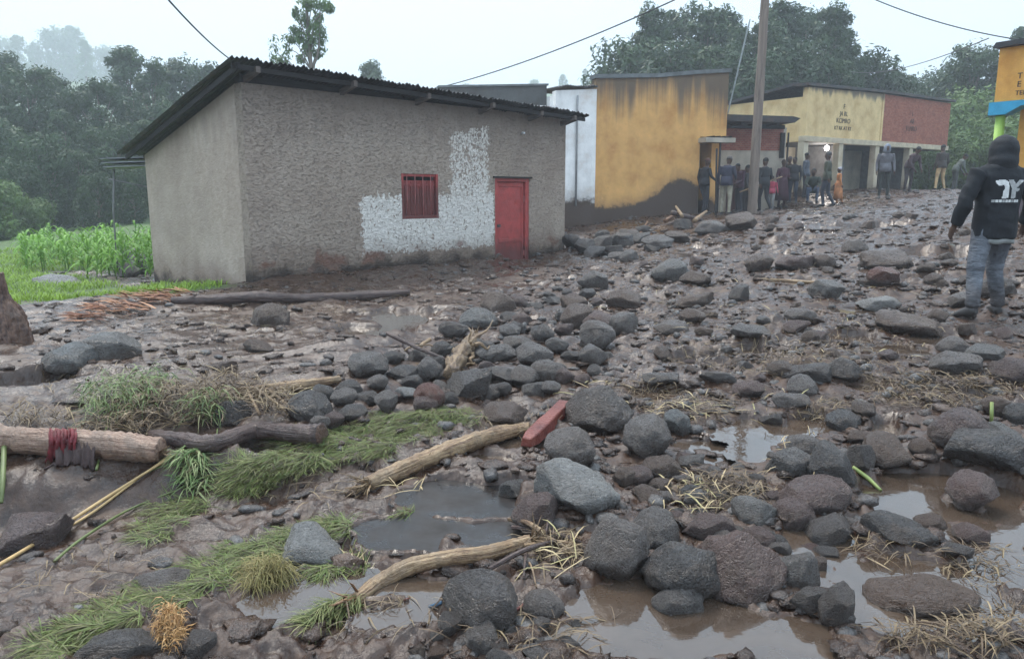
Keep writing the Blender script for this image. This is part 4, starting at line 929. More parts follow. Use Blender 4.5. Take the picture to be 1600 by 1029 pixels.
SL = [  # right foreground
 (1011, 683, 72, 70, 'o', 'b', 'rounded grey boulder right of the big square dark rock'), (1057, 660, 46, 42, 'a', 't', 'blue-grey rock with straw on it behind the rounded boulder'),
 (937, 640, 106, 80, 'a', 'd', 'big square dark rock behind the red plank'), (889, 699, 78, 68, 'o', 'b', 'smooth grey round boulder at the lower end of the red plank'),
 (900, 757, 120, 74, 's', 'p', 'large pale grey boulder, lightest of the middle foreground'), (837, 797, 76, 54, 'a', 'm', 'brown pitted rock left below the pale boulder'),
 (806, 764, 56, 28, 'a', 'd', 'small dark flat rock at the edge of the slab water'), (962, 854, 96, 108, 'o', 'b', 'tall rounded grey boulder right of the peeled curved log'),
 (850, 946, 62, 50, 'o', 'b', 'round grey stone below the straw root ball'), (754, 934, 122, 92, 'a', 'd', 'big dark block under the peeled curved log'),
 (702, 974, 44, 28, 'a', 'd', 'small dark rock at the foot of the big dark block'), (753, 992, 58, 46, 's', 'b', 'blue-grey rock at the bottom edge below the dark block'),
 (789, 648, 62, 42, 's', 'w', 'muddy brown stone above the long stripped log'), (979, 744, 42, 30, 'o', 'w', 'brown stone right of the pale boulder top'),
 (1234, 626, 60, 28, 's', 'b', 'flat blue stone above the middle puddle'), (1318, 661, 50, 40, 'a', 'd', 'dark rock at the right tip of the middle puddle'), (1345, 682, 44, 22, 's', 'w', 'flat muddy stone below the dark rock at the puddle tip'),
 (1257, 694, 72, 30, 's', 'b', 'flat dark slab stone right of the middle puddle'), (1232, 725, 60, 46, 'a', 'b', 'grey rock left of the sharp black rock'), (1299, 729, 70, 66, 'a', 'd', 'sharp black angular rock with bark strips at its foot'),
 (1343, 716, 42, 46, 'a', 'd', 'narrow dark rock touching the right side of the sharp black rock'), (1384, 705, 72, 50, 's', 'w', 'brown-grey flattened rock above the green stalk'), (1238, 804, 64, 42, 'o', 'm', 'purple-brown stone below the broken bark piece'),
 (1180, 801, 66, 44, 'a', 't', 'blue angular wet stone left of the purple-brown stone'), (1105, 819, 76, 42, 's', 'm', 'maroon flattened stone left of the blue angular stone'), (1022, 826, 72, 62, 'o', 'b', 'grey pitted stone right of the tall rounded boulder'),
 (1299, 830, 70, 54, 'a', 'd', 'dark cone-shaped stone standing in the puddle'), (1184, 840, 50, 30, 'o', 'm', 'small maroon stone above the big brown boulder'), (1218, 858, 34, 20, 's', 'b', 'small flat stone beside the big brown boulder'),
 (1072, 889, 116, 84, 'o', 'd', 'large dark egg-shaped boulder at the puddle edge'), (1155, 886, 134, 112, 'a', 'm', 'largest brown angular boulder right of the dark egg-shaped one'), (1238, 888, 64, 50, 's', 'b', 'blue-grey flat rock right of the largest brown boulder'),
 (1059, 938, 74, 54, 'o', 'b', 'round stone lying in the puddle below the egg-shaped boulder'), (1266, 934, 58, 40, 's', 'd', 'low dark rock in the puddle, left of its taller neighbour'), (1307, 944, 52, 62, 'a', 'd', 'taller dark rock in the puddle at the lower right'),
 (1501, 668, 78, 56, 'o', 'm', 'rounded brown boulder behind the dark cone rock at right'), (1535, 703, 104, 64, 'a', 'd', 'wide dark peaked rock at the right edge of the water'), (1568, 678, 46, 30, 's', 't', 'blue flat stone behind the wide dark peaked rock'), (1590, 702, 42, 36, 'a', 'd', 'dark stone cut by the right edge of the picture'),
 (1518, 765, 60, 46, 'o', 'm', 'brown stone half sunk in the water at the right'), (1401, 824, 88, 40, 's', 'd', 'flat dark stone with mud on it in the right water'), (1453, 815, 42, 26, 'o', 'w', 'small muddy stone right of the flat dark stone'),
 (1518, 834, 44, 30, 'o', 'm', 'small brown stone in the right water'), (1495, 858, 42, 20, 's', 'd', 'thin dark stone below the small brown stone in the water'), (1440, 930, 150, 50, 'o', 'w', 'smooth muddy dome sunk in the lower right puddle'),
 (1086, 777, 42, 26, 'o', 'b', 'small grey stone among the straw left of the blue angular stone'), (1034, 727, 60, 34, 'o', 'w', 'muddy stone right of the pale boulder'), (997, 744, 46, 34, 'o', 'm', 'brown stone between the pale boulder and the muddy stone'), (1080, 720, 48, 26, 's', 'b', 'small flat grey stone left of the middle puddle'), (1015, 772, 48, 26, 's', 'w', 'low muddy stone below the pale boulder right side'),
 (1272, 773, 104, 50, 'o', 'm', 'long maroon log-shaped stone below the sharp black rock'),
 # heap
 (484, 635, 70, 44, 'o', 'd', 'dark round boulder at the left end of the stone heap'), (575, 570, 62, 42, 'o', 'b', 'grey boulder at the upper left of the stone heap'), (631, 583, 62, 28, 's', 'd', 'dark long stone under the crossed branches'), (671, 577, 42, 42, 'o', 'b', 'grey stone just left of the root stump'),
 (640, 596, 42, 22, 's', 'd', ''), (636, 613, 40, 20, 's', 'p', 'light flat stone at the heap front below the branches'), (604, 628, 34, 34, 'a', 'b', ''), (552, 645, 42, 26, 'o', 'd', ''), (576, 622, 38, 24, 'o', 'd', ''), (538, 621, 42, 28, 'o', 'b', ''), (545, 606, 42, 24, 'o', 'd', ''),
 (671, 618, 50, 40, 'o', 'r', 'reddish-brown stone below the root stump'), (737, 598, 68, 52, 'a', 'd', 'dark brown boulder right of the dangling roots'), (748, 498, 64, 38, 'o', 't', 'wet blue-grey boulder at the top of the stone heap'), (776, 470, 62, 44, 'a', 'w', 'mud-coated rock behind the stone heap'),
 (709, 517, 48, 28, 'o', 'd', ''), (776, 553, 64, 32, 'o', 'b', ''), (809, 538, 48, 28, 's', 'b', ''), (835, 556, 58, 38, 'o', 'b', ''), (848, 521, 38, 30, 'o', 'd', ''), (814, 500, 38, 22, 's', 'm', ''), (818, 587, 52, 36, 'o', 'b', ''), (855, 580, 54, 38, 'o', 'b', ''), (783, 588, 42, 30, 'a', 'b', ''), (785, 608, 30, 22, 'o', 'd', ''), (832, 607, 38, 24, 's', 'b', ''), (758, 591, 34, 24, 'o', 'b', ''),
 (902, 496, 50, 38, 'a', 'w', ''), (933, 526, 58, 52, 'o', 'b', 'tall rounded stone at the right end of the stone heap'), (941, 505, 62, 36, 'o', 'm', ''), (925, 557, 44, 38, 'o', 'b', ''), (974, 506, 46, 38, 'o', 'b', ''), (897, 557, 42, 20, 's', 'd', ''), (926, 439, 48, 36, 'a', 'b', 'dark blue rock upslope of the stone heap'), (897, 472, 44, 26, 's', 'w', ''), (612, 560, 30, 22, 'o', 'd', ''), (690, 545, 34, 24, 'o', 'd', ''), (590, 597, 34, 22, 'o', 'b', ''), (505, 615, 34, 26, 'o', 'd', ''), (520, 655, 36, 26, 'o', 'm', ''), (500, 660, 30, 22, 'o', 'b', ''), (870, 540, 36, 24, 'o', 'b', ''), (880, 515, 34, 22, 's', 'm', ''), (795, 520, 30, 20, 'o', 'd', ''), (740, 545, 44, 30, 'o', 'b', ''), (715, 560, 34, 28, 'o', 'd', ''), (860, 605, 32, 20, 'o', 'b', ''),
 # left
 (172, 535, 88, 48, 's', 't', 'large smooth blue-grey boulder left of the debris heap'), (105, 562, 74, 38, 's', 't', 'pointed wet blue stone left of the smooth boulder'), (420, 489, 58, 44, 'o', 'w', 'rounded muddy boulder in front of the grey house'), (403, 538, 46, 26, 's', 'w', 'muddy slab stone below the rounded muddy boulder'), (350, 570, 38, 22, 's', 'w', 'small muddy stone above the debris heap'),
 (90, 437, 68, 22, 's', 'p', 'flat pale rock lying in the meadow grass'), (363, 642, 52, 50, 'a', 'd', 'dark boulder behind the brown bent log'), (53, 824, 88, 72, 'a', 'm', 'dark brown boulder under the logs at the left edge'), (253, 906, 74, 34, 's', 'b', 'flat grey stone sunk in mud above the grass strip'), (190, 1005, 110, 44, 's', 'd', 'wide dark rock at the bottom edge beside the straw clump'), (312, 1004, 44, 40, 'a', 'd', 'dark rock right of the straw clump at the bottom edge'), (489, 852, 86, 62, 's', 'p', 'tilted grey stone slab beside the grass strip'),
 # right middle distance
 (1046, 423, 58, 38, 'o', 't', 'rounded teal-grey boulder on the open debris field'), (1241, 411, 60, 26, 's', 'm', 'low dark maroon rock in the middle of the road'), (1186, 412, 42, 28, 'o', 'w', ''), (1285, 408, 38, 22, 'o', 'w', ''), (1337, 386, 34, 22, 'a', 'b', ''), (1390, 404, 84, 38, 's', 'w', 'long mud-covered hump behind the red-brown rock'), (1289, 452, 46, 30, 'a', 't', 'blue-grey peaked rock beside the lying branch'), (1156, 460, 32, 30, 'a', 'd', ''), (1381, 432, 48, 28, 'a', 'r', 'red-brown square rock on the road'),
 (1372, 474, 58, 24, 's', 'p', 'pale flat rock left of the man in the jacket'), (1425, 505, 100, 40, 's', 'w', 'broad muddy rock left of the man in the jacket'), (1250, 494, 48, 24, 'o', 'b', ''), (1245, 511, 42, 18, 's', 'm', ''), (1173, 524, 58, 20, 's', 'b', ''), (1490, 570, 80, 40, 's', 'b', 'flat grey rock in the pair below the man'), (1534, 552, 48, 28, 'a', 't', 'upper rock of the pair below the man'), (1488, 540, 42, 24, 'o', 'b', ''), (1261, 581, 78, 34, 's', 'd', 'long dark rock above the middle puddle, left of its twin'), (1313, 575, 54, 32, 'a', 'd', 'dark rock right of the long dark rock above the puddle'), (1254, 605, 46, 34, 'o', 'b', ''), (1169, 609, 48, 26, 'o', 'm', ''), (1031, 601, 58, 22, 's', 'b', ''), (1121, 588, 54, 18, 's', 'b', ''), (1587, 580, 54, 42, 'o', 'm', 'brown boulder cut by the right edge below the man'),
 (977, 468, 64, 30, 's', 'w', ''), (1049, 511, 58, 22, 's', 'b', ''), (1082, 494, 42, 24, 'o', 'w', ''), (1086, 435, 48, 24, 'o', 'w', ''), (1084, 470, 64, 24, 's', 'w', ''), (1560, 448, 48, 28, 'o', 'd', 'dark stone behind the feet of the man in the jacket'), (1508, 469, 42, 22, 'a', 'b', ''), (1027, 380, 48, 24, 'a', 'b', ''), (1160, 347, 54, 28, 's', 'w', ''), (1114, 356, 54, 22, 's', 'b', ''), (915, 386, 34, 26, 'a', 'b', ''), (941, 380, 38, 24, 'a', 'd', ''), (972, 376, 36, 24, 'a', 'b', ''), (1000, 372, 30, 18, 'a', 'b', ''), (893, 378, 30, 26, 'a', 'd', ''), (930, 395, 36, 20, 's', 'b', ''), (960, 393, 32, 20, 'a', 'd', ''), (1060, 372, 44, 18, 's', 'w', ''), (1220, 575, 40, 22, 'o', 'w', ''), (1440, 700, 36, 24, 'o', 'w', ''), (1205, 660, 34, 18, 's', 'd', ''), (1130, 840, 38, 26, 'o', 'b', ''), (1350, 640, 40, 22, 's', 'w', ''), (1560, 640, 44, 28, 'o', 'w', ''), (1000, 850, 40, 34, 'o', 'd', ''), (1590, 650, 36, 34, 'o', 'd', ''),
]
MARK = [(1011, 683, 'the rounded grey boulder'), (937, 640, 'the big square dark rock'), (900, 757, 'the pale boulder'), (962, 854, 'the tall rounded boulder'), (754, 934, 'the big dark block'), (1299, 729, 'the sharp black rock'), (1272, 773, 'the long maroon stone'), (1105, 819, 'the flat maroon stone'), (1072, 889, 'the egg-shaped boulder'), (1155, 886, 'the largest brown boulder'), (1307, 944, 'the tall dark rock in the puddle'), (1535, 703, 'the wide peaked rock'), (1518, 765, 'the brown rock in the water'), (484, 635, 'the dark boulder at the heap end'), (575, 570, 'the grey boulder on the heap'), (716, 562, 'the root stump'), (748, 498, 'the blue-grey boulder atop the heap'), (737, 598, 'the boulder by the dangling roots'), (933, 526, 'the tall stone ending the heap'), (776, 470, 'the mud-coated rock'), (926, 439, 'the dark blue rock'), (818, 587, 'the heap front'), (1046, 423, 'the teal-grey boulder'), (1241, 411, 'the low maroon rock'), (1289, 452, 'the blue-grey peaked rock'), (1381, 432, 'the red-brown rock'), (1425, 505, 'the broad muddy rock'), (1490, 570, 'the rock pair below the man'), (1261, 581, 'the long dark rock'), (1190, 672, 'the middle puddle'), (1541, 440, 'the man in the jacket'), (1175, 330, 'the utility pole'), (905, 385, 'the house corner'), (1050, 350, 'the broken branches'), (1240, 545, 'the small road puddles'), (1150, 470, 'the open middle of the road'), (1480, 360, 'the far puddle'), (1330, 350, 'the arcade porch'), (268, 1000, 'the straw clump'), (850, 946, 'the stone below the root ball')]
MATW = {'b': 'grey', 'd': 'dark', 'p': 'pale', 'm': 'maroon', 'r': 'reddish', 'w': 'muddy brown', 't': 'blue-grey'}; KW = {'o': 'rounded', 'a': 'angular', 's': 'flat'}
def near_label(px, py, w, kd, mt):
    for x, y, nm in sorted(MARK, key=lambda k: (k[0]-px)**2+2.2*(k[1]-py)**2)[:4]:
        l_ = near_one(px, py, w, kd, mt, x, y, nm)
        if l_ not in USED: break
    USED.add(l_); return l_
USED = set()
def near_one(px, py, w, kd, mt, x, y, nm):
    dx, dy = px-x, (py-y)*1.5
    where = 'close to' if math.hypot(dx, dy) < 24 else ('left of' if dx < 0 else 'right of') if abs(dx) > abs(dy) else ('behind' if dy < 0 else 'in front of')
    return '%s %s %s stone %s %s' % ('small' if w < 32 else 'mid-sized', KW[kd], MATW[mt], where, nm)
def region_label(px, py):
    if py < 400 and px < 1010: return 'grey stone in the rubble between the house corner and yellow wall', 'rubble at the house corner'
    if 470 < px < 990 and py < 670: return 'grey cobble in the stone heap round the root stump', 'stone heap cobbles'
    if py < 560: return 'muddy stone scattered on the road debris field', 'stones on the debris field'
    return 'small stone in the mud among the foreground boulders', 'small foreground stones'
for (px, py, w, h, kd, mt, lab) in SL:
    if lab: stone(px, py, w, h, kd, mt, lab, sink=.35 if px < 450 or (mt == 'w' and py < 600) else .08)
    else: stone(px, py, w, h, kd, mt, near_label(px, py, w, kd, mt), region_label(px, py)[1], name='cobble')
random.seed(23)
def fits(px, py, r_):
    g = G(px, py); return all((g[0]-a)**2+(g[1]-b)**2 > (.8*(r_+c))**2 for a, b, c in PLACED)
def fill(n, poly, wr, mats, tries=40):
    k = 0; xs = [p[0] for p in poly]; ys = [p[1] for p in poly]
    while k < n and tries > 0:
        px = random.uniform(min(xs), max(xs)); py = random.uniform(min(ys), max(ys)); ins = False; j = len(poly)-1
        for i in range(len(poly)):
            if (poly[i][1] > py) != (poly[j][1] > py) and px < (poly[j][0]-poly[i][0])*(py-poly[i][1])/(poly[j][1]-poly[i][1])+poly[i][0]: ins = not ins
            j = i
        if not ins: continue
        w = random.uniform(*wr)*(.55+.45*(py-320)/350.); g = G(px, py); rr = w/2/F*g[1]
        if not fits(px, py, rr*.7): tries -= .1; continue
        kd = random.choice('osaa'); mt = random.choice(mats); stone(px, py, w, w*random.uniform(.45, .8), kd, mt, near_label(px, py, w, kd, mt), region_label(px, py)[1], name='cobble', sink=.22); k += 1
fill(48, [(490, 650), (540, 590), (690, 500), (880, 440), (960, 470), (970, 570), (870, 618), (700, 630)], (26, 44), 'bdbdm')
fill(60, [(960, 420), (1120, 345), (1480, 330), (1590, 420), (1590, 600), (1250, 600), (1000, 590)], (20, 38), 'wwwbwm')
fill(30, [(960, 700), (1180, 690), (1340, 770), (1300, 880), (1000, 900), (930, 800)], (18, 34), 'bdmw')
fill(16, [(885, 395), (900, 365), (1090, 345), (1060, 375), (960, 410)], (34, 50), 'bbd')
fill(14, [(690, 960), (900, 960), (900, 1029), (640, 1029)], (16, 34), 'dbw')
random.seed(29)
for i in range(16):        # drystone heap by the left wall
    px = random.uniform(186, 236); py = random.uniform(398, 428); stone(px, py, random.uniform(22, 34), random.uniform(16, 24), 'a', random.choice('bd'), 'grey fieldstone heaped at the left wall of the house', 'fieldstones by the left wall', name='cobble')

# small stones and clods: too many to count
def scatter(name, n, area, size, mat, label, flatten=.6, seed=1, keep=None, res=ICO1, sink=.35, rough=.25):
    rg = np.random.default_rng(seed); x, y = area(rg, n)
    if keep is not None: k = keep(x, y, rg); x = x[k]; y = y[k]
    k = ~in_house(x, y, .03) & (grassy(x, y) < .3) & (np.abs(x/(y+.6)) < 1.15); x = x[k]; y = y[k]; n = len(x); z = Hq(x, y)
    s = size(rg, n, y); B = res[0]; m = len(B); V = np.empty((n, m, 3))
    sc = np.stack([s*rg.uniform(.55, 1.6, n), s*rg.uniform(.55, 1.2, n), s*flatten*rg.uniform(.6, 1.3, n)], -1); a = rg.uniform(0, 6.28, n)
    L = B[None]*(1+rough*rg.normal(0, 1, (n, m, 1)).clip(-1.6, 1.6))*sc[:, None]
    V[..., 0] = L[..., 0]*np.cos(a)[:, None]-L[..., 1]*np.sin(a)[:, None]+x[:, None]; V[..., 1] = L[..., 0]*np.sin(a)[:, None]+L[..., 1]*np.cos(a)[:, None]+y[:, None]; V[..., 2] = L[..., 2]+(z+sc[:, 2]*(1-sink)-sc[:, 2]*.3)[:, None]
    Fc = (res[1][None]+(np.arange(n)*m)[:, None, None]).reshape(-1, 3); me = np_mesh(name, V.reshape(-1, 3), Fc); attr(me, 'rnd', np.repeat(rg.random(n), m))
    return tag(link(name, me, mat), label, name.replace('_', ' '), kind='stuff')
def stuff_mat(name, cols, rough, bsc=50, bs=.8):
    m = Mat(name, .5, spec=.5); r = m.attr('rnd'); c = m.ramp(r, [(i/(len(cols)-1), k) for i, k in enumerate(cols)]); c = m.mix(m.step(m.noise(14, 4, .6), .4, .7), c, tuple(k*.55 for k in cols[len(cols)//2])); m.base(c)
    n = m.noise(bsc, 4, .65); m.rough(m.ramp(n, [(.3, rough[0]), (.7, rough[1])])); m.bump(n, bs, .02); return m.m
PEB = stuff_mat('pebble_mix', [(.05, .043, .040), (.095, .088, .085), (.062, .043, .034), (.14, .13, .122), (.055, .046, .041)], (.15, .5))
CLOD = stuff_mat('mud_clod', [(.036, .020, .0140), (.080, .046, .030), (.054, .032, .023), (.115, .070, .047), (.046, .027, .019)], (.12, .42), 40, 1.0)
def road_area(rg, n):
    y = 2.2+28*rg.random(n)**1.9; x = rg.uniform(-.74, .98, n)*(y+.8); return x, y
def clod_keep(x, y, rg): return road_keep(x, y, rg, .10+.34*sstep(5.2, 6.2, y))
def road_keep(x, y, rg, left=.05):
    right = sstep(-.25, .12, x/(y+1)-.04+.12*fbm(x*.8, y*.8, 52, 2)); m = np.zeros(len(x))
    for nm, E, lv in PW:
        s_ = pool_near(E, x, y); m[s_] = np.maximum(m[s_], pool_mask(E, x[s_], y[s_]))
    return (rg.random(len(x)) < (left+(1-left)*right)*(.35+.9*np.clip(fbm(x*1.6, y*1.6, 50, 3)+.55, 0, 1)))*(m < .22) > 0
scatter('loose_stones', 9200, road_area, lambda rg, n, y: (.012+.035*rg.random(n)**2)*(1+.03*y), PEB, 'loose wet pebbles and small stones strewn through the mud', .65, 2, road_keep, ICO2, .6, .10)
scatter('mud_clods', 24000, road_area, lambda rg, n, y: (.010+.045*rg.random(n)**2.2)*(1+.04*y), CLOD, 'broken clods of wet brown mud over the road', .38, 3, clod_keep, ICO2, .5, .30)
# ------------------------------------------------------------------ driftwood, reeds, grass and straw
def wood_mat(name, c1, c2, c3, bark=.5, rough=.6):
    m = Mat(name, rough, c2, .4); n = m.noise(5.5, 5, .7); av = m.n('Attribute'); av.attribute_name = 'lw'; mp = m.n('Mapping'); mp.inputs['Scale'].default_value = (3.5, 55, 55); m.L.new(av.outputs['Vector'], mp.inputs[0]); g = m.noise(1, 4, .65, mp.outputs[0], .6); n3 = m.noise(45, 3, .65)
    c = m.ramp(m.math('ADD', m.math('MULTIPLY', n, .5), m.math('MULTIPLY', g, .5)), [(.36, tuple(k*.5 for k in c1)), (.43, c1), (.52, c2), (.66, c3)])
    c = m.mix(m.math('MULTIPLY', m.step(n, .50-.05*bark, .60), bark), c, (.06, .042, .032)); c = m.mix(m.math('MULTIPLY', m.step(n3, .52, .7), .5), c, tuple(k*.6 for k in c1)); m.base(c); m.rough(m.ramp(n3, [(.3, rough*.6), (.7, rough)])); m.bump(m.math('ADD', g, m.math('MULTIPLY', n3, .6)), .9, .02); return m.m
PALE = wood_mat('peeled_pale_wood', (.17, .10, .055), (.36, .24, .135), (.52, .38, .235), .5); PINK = wood_mat('wet_pinkish_bark', (.17, .095, .065), (.34, .22, .155), (.46, .33, .25), .5); BROWN = wood_mat('wet_brown_bark', (.05, .032, .028), (.105, .068, .058), (.17, .115, .095), .45, .5)
REDW = wood_mat('red_raw_wood', (.11, .022, .016), (.21, .05, .035), (.30, .09, .06), .15, .5); ORNG = wood_mat('orange_splinter_wood', (.14, .065, .033), (.27, .14, .072), (.40, .25, .14), .25); STUMP = wood_mat('stump_bark', (.06, .032, .024), (.14, .078, .052), (.26, .15, .10), .5)
def straw_mat(name, cols, trans=.1):
    m = Mat(name, .6, cols[0], .35); c = m.ramp(m.attr('rnd'), [(i/(len(cols)-1), k) for i, k in enumerate(cols)]); m.base(c)
    if trans:
        tr = m.n('BsdfTranslucent'); m.L.new(c, tr.inputs[0]); mx = m.n('MixShader'); mx.inputs[0].default_value = trans
        m.L.new(m.b.outputs[0], mx.inputs[1]); m.L.new(tr.outputs[0], mx.inputs[2]); m.L.new(mx.outputs[0], m.out.inputs[0])
    return m.m
STRAW = straw_mat('wet_straw', [(.05, .034, .022), (.11, .07, .04), (.20, .14, .075), (.08, .05, .032), (.30, .22, .12)], 0)
TURF = straw_mat('flattened_grass', [(.055, .085, .018), (.115, .165, .034), (.09, .062, .036), (.18, .215, .055), (.08, .122, .025), (.22, .205, .08), (.055, .038, .025), (.14, .17, .042), (.05, .035, .024)], .1)
HAY = straw_mat('yellowed_grass', [(.11, .09, .03), (.22, .17, .06), (.16, .15, .045), (.30, .23, .09)], .1); LEAFY = straw_mat('fresh_long_leaves', [(.04, .08, .022), (.10, .165, .045), (.18, .24, .085), (.26, .29, .13), (.12, .10, .045)], .18)
REED = simple('dry_reed', (.46, .31, .14), .5, .3, 12); GREENS = simple('green_stalk_skin', (.12, .145, .05), .5, .25, 8); YG = simple('yellow_green_stalk', (.27, .32, .10), .45, .15, 8)
def pts3(pts, lift=.75):
    out = []; rad = []
    for p in pts:
        px, py, r_ = p[:3]; g = G(px, py+r_*.9); Y = g[1]+(p[3] if len(p) > 3 else 0); q = at(px, py, Y); rm = r_/F*Y*1.03
        q[2] = max(q[2], Hs(q[0], q[1])+rm*lift); out.append(q); rad.append(rm)
    return np.array(out), np.array(rad)
def log(name, pts, mat, label, cat='log', n=64, seg=20, rough=.15, seed=1, group=None, parent=None, lift=.75):
    P, r_ = pts3(pts, lift); u = np.linspace(0, len(P)-1, n); Q = spline(P, n); rr = np.interp(u, np.arange(len(P)), r_)
    o = tube(name, Q, rr, mat, parent, seg, rough, seed)
    if label: tag(o, label, cat, group)
    return o, Q, rr
def splinters(parent, c, d, n, L, w, mat, spread=.25, seed=0, name='splinter'):
    rg = np.random.default_rng(seed)
    for k in range(n):
        dd = np.array(d)+rg.normal(0, spread, 3); dd /= np.linalg.norm(dd); p = np.array(c)+rg.normal(0, w*1.2, 3); l = L*rg.uniform(.4, 1.1)
        tube(name, [p, p+dd*l*.6, p+dd*l+rg.normal(0, .01, 3)], [w*rg.uniform(.5, 1), w*.6, w*.08], mat, parent, 5, .3, seed+k, .55)
lA, Q, r_ = log('fallen_log', [(-30, 683, 21), (40, 688, 21), (120, 693, 22), (190, 697, 22), (252, 703, 20)], PINK, 'pale pinkish log cut by the left edge with red cloth on it', seed=3)
splinters(lA, Q[-1], (.9, -.2, 0), 7, .10, .012, PALE, .3, 4)
lB, Q, r_ = log('fallen_log', [(236, 679, 9), (290, 688, 13), (335, 692, 14), (400, 680, 14), (460, 677, 14), (502, 679, 18)], BROWN, 'brown bent log with a stubby cut end beside the stone heap', seed=5)
tube('cut_end', [Q[-1], Q[-1]+(Q[-1]-Q[-2])*.25], [r_[-1]*.96, r_[-1]*.85], STUMP, lB, 12, .1)
lC, Q, r_ = log('stripped_log', [(575, 756, 12), (620, 737, 14), (690, 707, 14), (750, 686, 13), (800, 676, 11), (828, 672, 9)], PALE, 'long stripped pale log with a shattered left end', seed=7, rough=.2)
splinters(lC, Q[0], (Q[0]-Q[3])/np.linalg.norm(Q[0]-Q[3]), 34, .17, .010, PALE, .35, 8); splinters(lC, Q[20], (.5, -.6, .3), 8, .12, .006, PALE, .6, 9, 'bark_shred')
lD, Q, r_ = log('peeled_log', [(556, 938, 11), (590, 915, 14), (640, 889, 14), (700, 876, 13), (760, 867, 13), (800, 856, 12), (830, 848, 10)], PALE, 'curved peeled yellow log with a torn root end', seed=11, rough=.12, lift=1.1)
splinters(lD, Q[0], (-.8, -.5, .1), 9, .14, .010, ORNG, .35, 12)
for k, (a, b) in enumerate((((800, 838, 4), (908, 852, 3)), ((820, 862, 5), (905, 858, 4)), ((765, 897, 4), (868, 852, 4)), ((795, 826, 3), (850, 842, 5)), ((852, 842, 2), (866, 772, 2)), ((835, 848, 5), (890, 865, 3)), ((822, 868, 3), (818, 905, 1.5)), ((826, 880, 2), (838, 920, 1.2)))):
    P, rr = pts3([a, b], 2.5); P[0][2] = max(P[0][2], Q[-1][2]-.02); tube('root', spline([P[0], (P[0]+P[1])/2+[0, 0, .02], P[1]], 7), np.linspace(rr[0], rr[1], 7), PALE if k % 2 else BROWN, lD, 7, .2, k)
splinters(lD, Q[-1], (.8, 0, .15), 22, .16, .006, PALE, .55, 14, 'root_fibre')
lE, Q, r_ = log('broken_log', [(368, 613, 8), (415, 609, 9), (470, 601, 9), (530, 592, 6)], PALE, 'thin pale broken log left of the stone heap', seed=13)
for k, x_ in enumerate((402, 455, 462)):
    P, rr = pts3([(x_, 596, 3), (x_+4-6*(k == 1), 650, 2)], 1.5); P[0] = Q[int(8+k*6)]+[0, 0, .02]; tube('hanging_straw', spline([P[0], (P[0]+P[1])/2+[0, -.03, .03], P[1]], 8), [.010]*8, PALE, lE, 5)
log('buried_log', [(268, 470, 6), (330, 468, 8), (400, 464, 9), (470, 466, 7), (560, 462, 7), (640, 456, 4)], BROWN, 'long dark muddy log lying in front of the grey house', seed=15)
log('lying_branch', [(1185, 436, 2.5), (1240, 440, 3), (1292, 442, 2)], PALE, 'thin straight branch lying across the debris field', 'branch', 12, 7, .15, 16)
# red plank
P, rr = pts3([(822, 693, 11), (852, 664, 12), (882, 634, 11)], 1.0); d = P[-1]-P[0]; L = np.linalg.norm(d); d /= L; s_ = np.cross(d, [0, 0, 1]); s_ /= np.linalg.norm(s_); u_ = np.cross(s_, d)
bm = bmesh.new(); pv_ = None
for t, wv, hh in ((0, .035, .028), (.12, .055, .035), (.45, .060, .038), (.6, .052, .036), (1, .058, .036)):
    c = P[0]+d*L*t; ring = [bm.verts.new(c+s_*a*wv+u_*b*hh) for a, b in ((-1, -1), (1, -1), (.85, 1), (-.7, 1.1))]
    if pv_:
        for k in range(4): bm.faces.new((pv_[k], pv_[(k+1) % 4], ring[(k+1) % 4], ring[k]))
    else: bm.faces.new(ring)
    pv_ = ring
bm.faces.new(pv_); bmesh.ops.bevel(bm, geom=bm.edges[:], offset=.006, segments=1, affect='EDGES'); tag(link('red_plank', bm_mesh('red_plank', bm), REDW), 'rough red wooden plank leaning on the big square dark rock', 'plank')
log('red_stick', [(632, 940, 2), (670, 926, 5), (716, 909, 3)], REDW, 'dark red splinter of wood below the curved peeled log', 'stick', 10, 7, .25, 18)
log('red_stick', [(784, 975, 2.5), (808, 954, 3), (832, 934, 2.5)], REDW, 'thin red stick leaning beside the round grey stone', 'stick', 10, 7, .15, 19)
log('plastic_strip', [(632, 962, 3), (660, 952, 4), (690, 941, 3)], simple('faded_blue_plastic', (.06, .12, .19), .4, .2), 'faded blue plastic strip in the mud left of the dark block', 'plastic strip', 8, 6, .1, 20)
lK, Q, r_ = log('bark_strip', [(1264, 735, 5), (1280, 752, 7), (1300, 772, 7), (1322, 792, 8)], wood_mat('salmon_bark', (.20, .11, .07), (.36, .22, .15), (.48, .33, .24), .2), 'torn salmon-coloured bark strip over the long maroon stone', 'bark', 14, 8, .2, 21, lift=2.2)
splinters(lK, Q[0], (-.3, .2, .8), 5, .06, .006, PALE, .3, 22)
log('green_stalk', [(1332, 730, 3), (1355, 748, 3.5), (1376, 768, 2.5)], YG, 'yellow-green cut stalk lying by the right water', 'stalk', 8, 7, .05, 23)
P, rr = pts3([(1549, 662, 3)], .5); tag(tube('green_stalk', [P[0], P[0]+[.0, .02, .13]], [.011, .010], YG, None, 7), 'short upright green stalk among the rocks at right', 'stalk')
